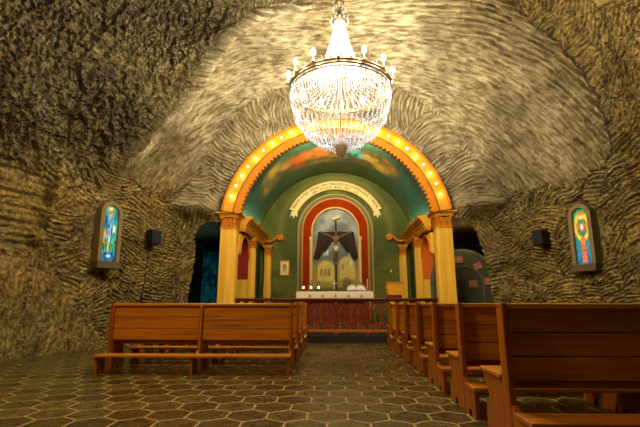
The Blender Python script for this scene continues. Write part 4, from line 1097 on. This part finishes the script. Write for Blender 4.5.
# ------------------------------------------------------------------ chandelier
m, nt, b = new_mat('frosted_taupe_glass'); b.inputs['Base Color'].default_value = (0.5, 0.42, 0.3, 1)
tr = nt.nodes.new('ShaderNodeBsdfTranslucent'); tr.inputs[0].default_value = (0.6, 0.5, 0.36, 1); mxs = nt.nodes.new('ShaderNodeMixShader'); mxs.inputs[0].default_value = 0.5
nt.links.new(b.outputs[0], mxs.inputs[1]); nt.links.new(tr.outputs[0], mxs.inputs[2]); nt.links.new(mxs.outputs[0], nt.nodes['Material Output'].inputs[0]); M['frost'] = m
def chandelier():
    t = empty('chandelier', CH); R0 = 0.93
    q = MB()
    for (r, z, rr) in ((R0, 0.0, .022), (R0, 0.07, .012), (R0 - .02, -.05, .012)):
        q.tube([(r * math.cos(2 * PI * k / 64), r * math.sin(2 * PI * k / 64), z) for k in range(64)], rr, 6, closed=True)
    v = []; fs = []
    for k in range(96):
        a = 2 * PI * k / 96
        for z in (0, .07): v.append((R0 * math.cos(a), R0 * math.sin(a), z))
    for k in range(96): j = (k + 1) % 96; fs.append((2 * k, 2 * j, 2 * j + 1, 2 * k + 1))
    q.add(v, fs); q.build('ring', M['bronze'], t)
    q = MB(); w_ = .028                                       # leaf crest round the ring
    q.add([(0, -w_, 0), (0, w_, 0), (.02, 0, .11), (-.025, 0, .01)], [(0, 1, 2), (1, 3, 2), (3, 0, 2), (0, 3, 1)])
    lf = q.build('crest_leaf', M['bronze'], t)
    for k in range(36):
        o = lf
        if k: o = lf.copy(); COL.objects.link(o)
        a = 2 * PI * k / 36; o.location = (R0 * math.cos(a), R0 * math.sin(a), .06); o.rotation_euler = (0, 0, a)
    # crystals
    def bead_path(q, pts, r, h):
        for p in pts: q.octa(p, r, h)
    q = MB()
    NM = 48
    for k in range(NM):                                       # bowl strands
        a = 2 * PI * k / NM; n_ = 34
        for i in range(n_):
            u = i / (n_ - 1); ph = u * PI / 2 * 0.93; r = R0 * math.cos(ph) ** 0.85; z = -.05 - 1.06 * math.sin(ph) ** 1.05
            q.octa((r * math.cos(a), r * math.sin(a), z), .0125, .020)
    q.build('crystal_bowl', M['crystal'], t)
    for tier, (r, z) in enumerate(((.90, -.28), (.83, -.55), (.66, -.80), (.42, -1.0))):   # swags and drops
        n_ = int(26 * r / .9); q = MB()
        for k in range(n_):
            a0_ = 2 * PI * k / n_
            for i in range(7):
                a = a0_ + 2 * PI / n_ * i / 7; q.octa((r * math.cos(a), r * math.sin(a), z - .07 * math.sin(PI * i / 7)), .013, .018)
            q.octa((r * math.cos(a0_), r * math.sin(a0_), z - .05), .02, .05)
        q.build('crystal_swag', M['crystal'], t)
    q = MB()
    for k in range(46):                                       # tall cone from the crown to the ring
        a = 2 * PI * k / 46; n_ = 46
        for i in range(n_):
            u = i / (n_ - 1); r = (.10 + .31 * (u / .78) ** 1.25) if u < .78 else (.41 + .50 * (u - .78) / .22); z = (1.42 - 1.20 * u / .78) if u < .78 else (.22 - .15 * (u - .78) / .22)
            if u > 0.62 and k % 2: pass
            q.octa((r * math.cos(a) * (.62 if False else 1), r * math.sin(a), z), .011, .024)
    q.build('crystal_cone', M['crystal'], t)
    q = MB(); q.lathe([(.12, 1.42), (.15, 1.46), (.15, 1.50), (.05, 1.52), (.03, 1.80), (.09, 1.82), (.10, 1.86), (.03, 1.9)], n=20, cap=False); q.build('crown', M['bronze'], t)
    q = MB()
    for k in range(12):
        a = 2 * PI * k / 12; q.octa((.17 * math.cos(a), .17 * math.sin(a), 1.46), .02, .05)
    q.build('crown_drops', M['crystal'], t)
    q = MB()
    for k in range(12): a = 2 * PI * k / 12; q.octa((.12 * math.cos(a), .12 * math.sin(a), 1.72), .018, .05)
    q.build('crown_drops', M['crystal'], t)
    q = MB(); q.lathe([(.03, -1.32), (.07, -1.29), (.13, -1.06), (.13, -1.0), (.05, -.98)], n=18); q.build('pendant', M['frost'], t)
    q = MB(); q.tube([(0, 0, 1.88), (0, 0, 4.1)], .018, 8); q.tube([(0, 0, -1.15), (0, 0, 1.5)], .012, 8); q.build('suspension_rod', M['bronze'], t)
    NL = 14; first = None
    for k in range(NL):
        a = 2 * PI * (k + .4) / NL; r = R0 + .04
        if first is None:
            q = MB(); q.lathe([(.03, .0), (.035, .02), (.012, .03), (.012, .13)], n=10); first = q.build('candle_arm', M['bronze'], t)
            q = MB(); q.lathe([(.004, .12), (.034, .155), (.036, .19), (.018, .235), (.002, .27)], n=10); bl = q.build('bulb', M['chbulb'], first); o = first
        else:
            o = first.copy(); COL.objects.link(o); c = bl.copy(); COL.objects.link(c); c.parent = o
        o.location = (r * math.cos(a), r * math.sin(a), .05)
        light('chandelier_bulb_light', 'POINT', CH + Vector((r * 1.03 * math.cos(a), r * 1.03 * math.sin(a), .27)), CH_P, CH_C, .04)
    light('chandelier_inner_light', 'POINT', CH + Vector((0, 0, -.35)), CH_P * 0.4, CH_W, .12)
    light('chandelier_inner_light', 'POINT', CH + Vector((0, 0, .45)), CH_P * 0.18, CH_W, .08)
    tag(t, 'large crystal chandelier with a tall bead cone and lit ring above the aisle', 'chandelier')
CH_P = 145; CH_C = (1.0, 0.86, 0.61); CH_W = (1.0, 0.96, 0.90)
chandelier()

# ------------------------------------------------------------------ pews
def make_pew(L, label):
    """origin: aisle-side... centre of the back at floor; +Y towards the altar"""
    t = empty('pew'); h = L / 2
    WB, WD = M['pew_back'], M['pew_dark']
    q = MB()
    for z0, z1 in ((.45, .613), (.620, .783), (.790, .955)): q.box(-h + .045, -.02, .0, .028, z0, z1, .004); q.box(.02, h - .045, .0, .028, z0, z1, .004)
    q.build('backrest', WB, t)
    q = MB(); q.box(-h + .045, h - .045, .026, .034, .47, .94); q.build('gap_blocker', M['red_wood'], t)  # dark board added behind the planks to keep light out of the gaps
    q = MB(); q.box(-h, h, -.035, .055, .955, .995, .008); q.build('top_rail', M['pew_rail'], t)
    for x in (-h, -.022, h - .045):
        q = MB(); q.box(x, x + .045, -.065, .055, .0, 1.0 if x != -.022 else .955, .006); q.build('post', WD, t)
    q = MB(); q.box(-h - .015, h + .015, .057, .49, .453, .488, .008); q.build('seat', WB, t)
    q = MB(); q.box(-h + .05, h - .05, .10, .13, .38, .453); q.build('seat_rail', WB, t)
    for x in (-h, -.022, h - .045):
        q = MB()
        pts = [(.055, 0), (.16, 0), (.18, .05), (.22, .07), (.26, .05), (.28, 0), (.44, 0), (.44, .12), (.425, .2), (.375, .235), (.36, .29), (.385, .345), (.43, .37), (.455, .41), (.455, .453), (.055, .453)]
        q.prism(pts, 'x', x + .003, x + .042); q.build('seat_end', WD, t)
    q = MB(); q.box(-h - .01, h + .01, -.40, -.14, .235, .27, .007); q.build('kneeler', WB, t)
    for x in (-h, -.022, h - .045):
        q = MB(); pts = [(-.065, 0), (-.065, .30), (-.10, .30), (-.14, .235), (-.37, .235), (-.36, .16), (-.35, .0), (-.27, 0), (-.25, .045), (-.21, .06), (-.17, .045), (-.15, 0)]
        q.prism(pts, 'x', x + .003, x + .042); q.build('kneeler_bracket', WD, t)
    return t
M['pew_rail'] = wood('pew_top_rail_wood', (0.38, 0.13, 0.012), (0.58, 0.23, 0.025), 0.28, 'X')
def copy_tree(o, parent=None):
    c = o.copy(); COL.objects.link(c); c.parent = parent
    for ch in list(o.children): copy_tree(ch, c)
    return c
proto = make_pew(2.82, '')
SP = 1.09; XR = 1.225 + 1.41; XL = -0.65 - 1.41
ordn = ['', 'second', 'third', 'fourth', 'fifth', 'sixth', 'seventh']
for k in range(7):
    o = proto if k == 0 else copy_tree(proto)
    o.location = (XR, 3.22 + SP * k, 0)
    lab = ('dark wooden pew closest to the viewer in the long right-hand row' if k == 0 else
           'wooden pew right of the aisle, farthest one, next to the altar rail' if k == 6 else
           'wooden pew right of the aisle, %s from the viewer' % ordn[k])
    tag(o, lab, 'pew', 'pews right of the aisle')
for k in range(4):
    o = copy_tree(proto); o.location = (XL, 3.22 + SP * (k + 3), 0)
    lab = ['orange-brown wooden pew left of the aisle, its whole back in plain view', 'wooden pew left of the aisle, just ahead of the one seen in full',
           'wooden pew left of the aisle, third from the viewer', 'wooden pew left of the aisle, farthest one, next to the altar rail'][k]
    tag(o, lab, 'pew', 'pews left of the aisle')
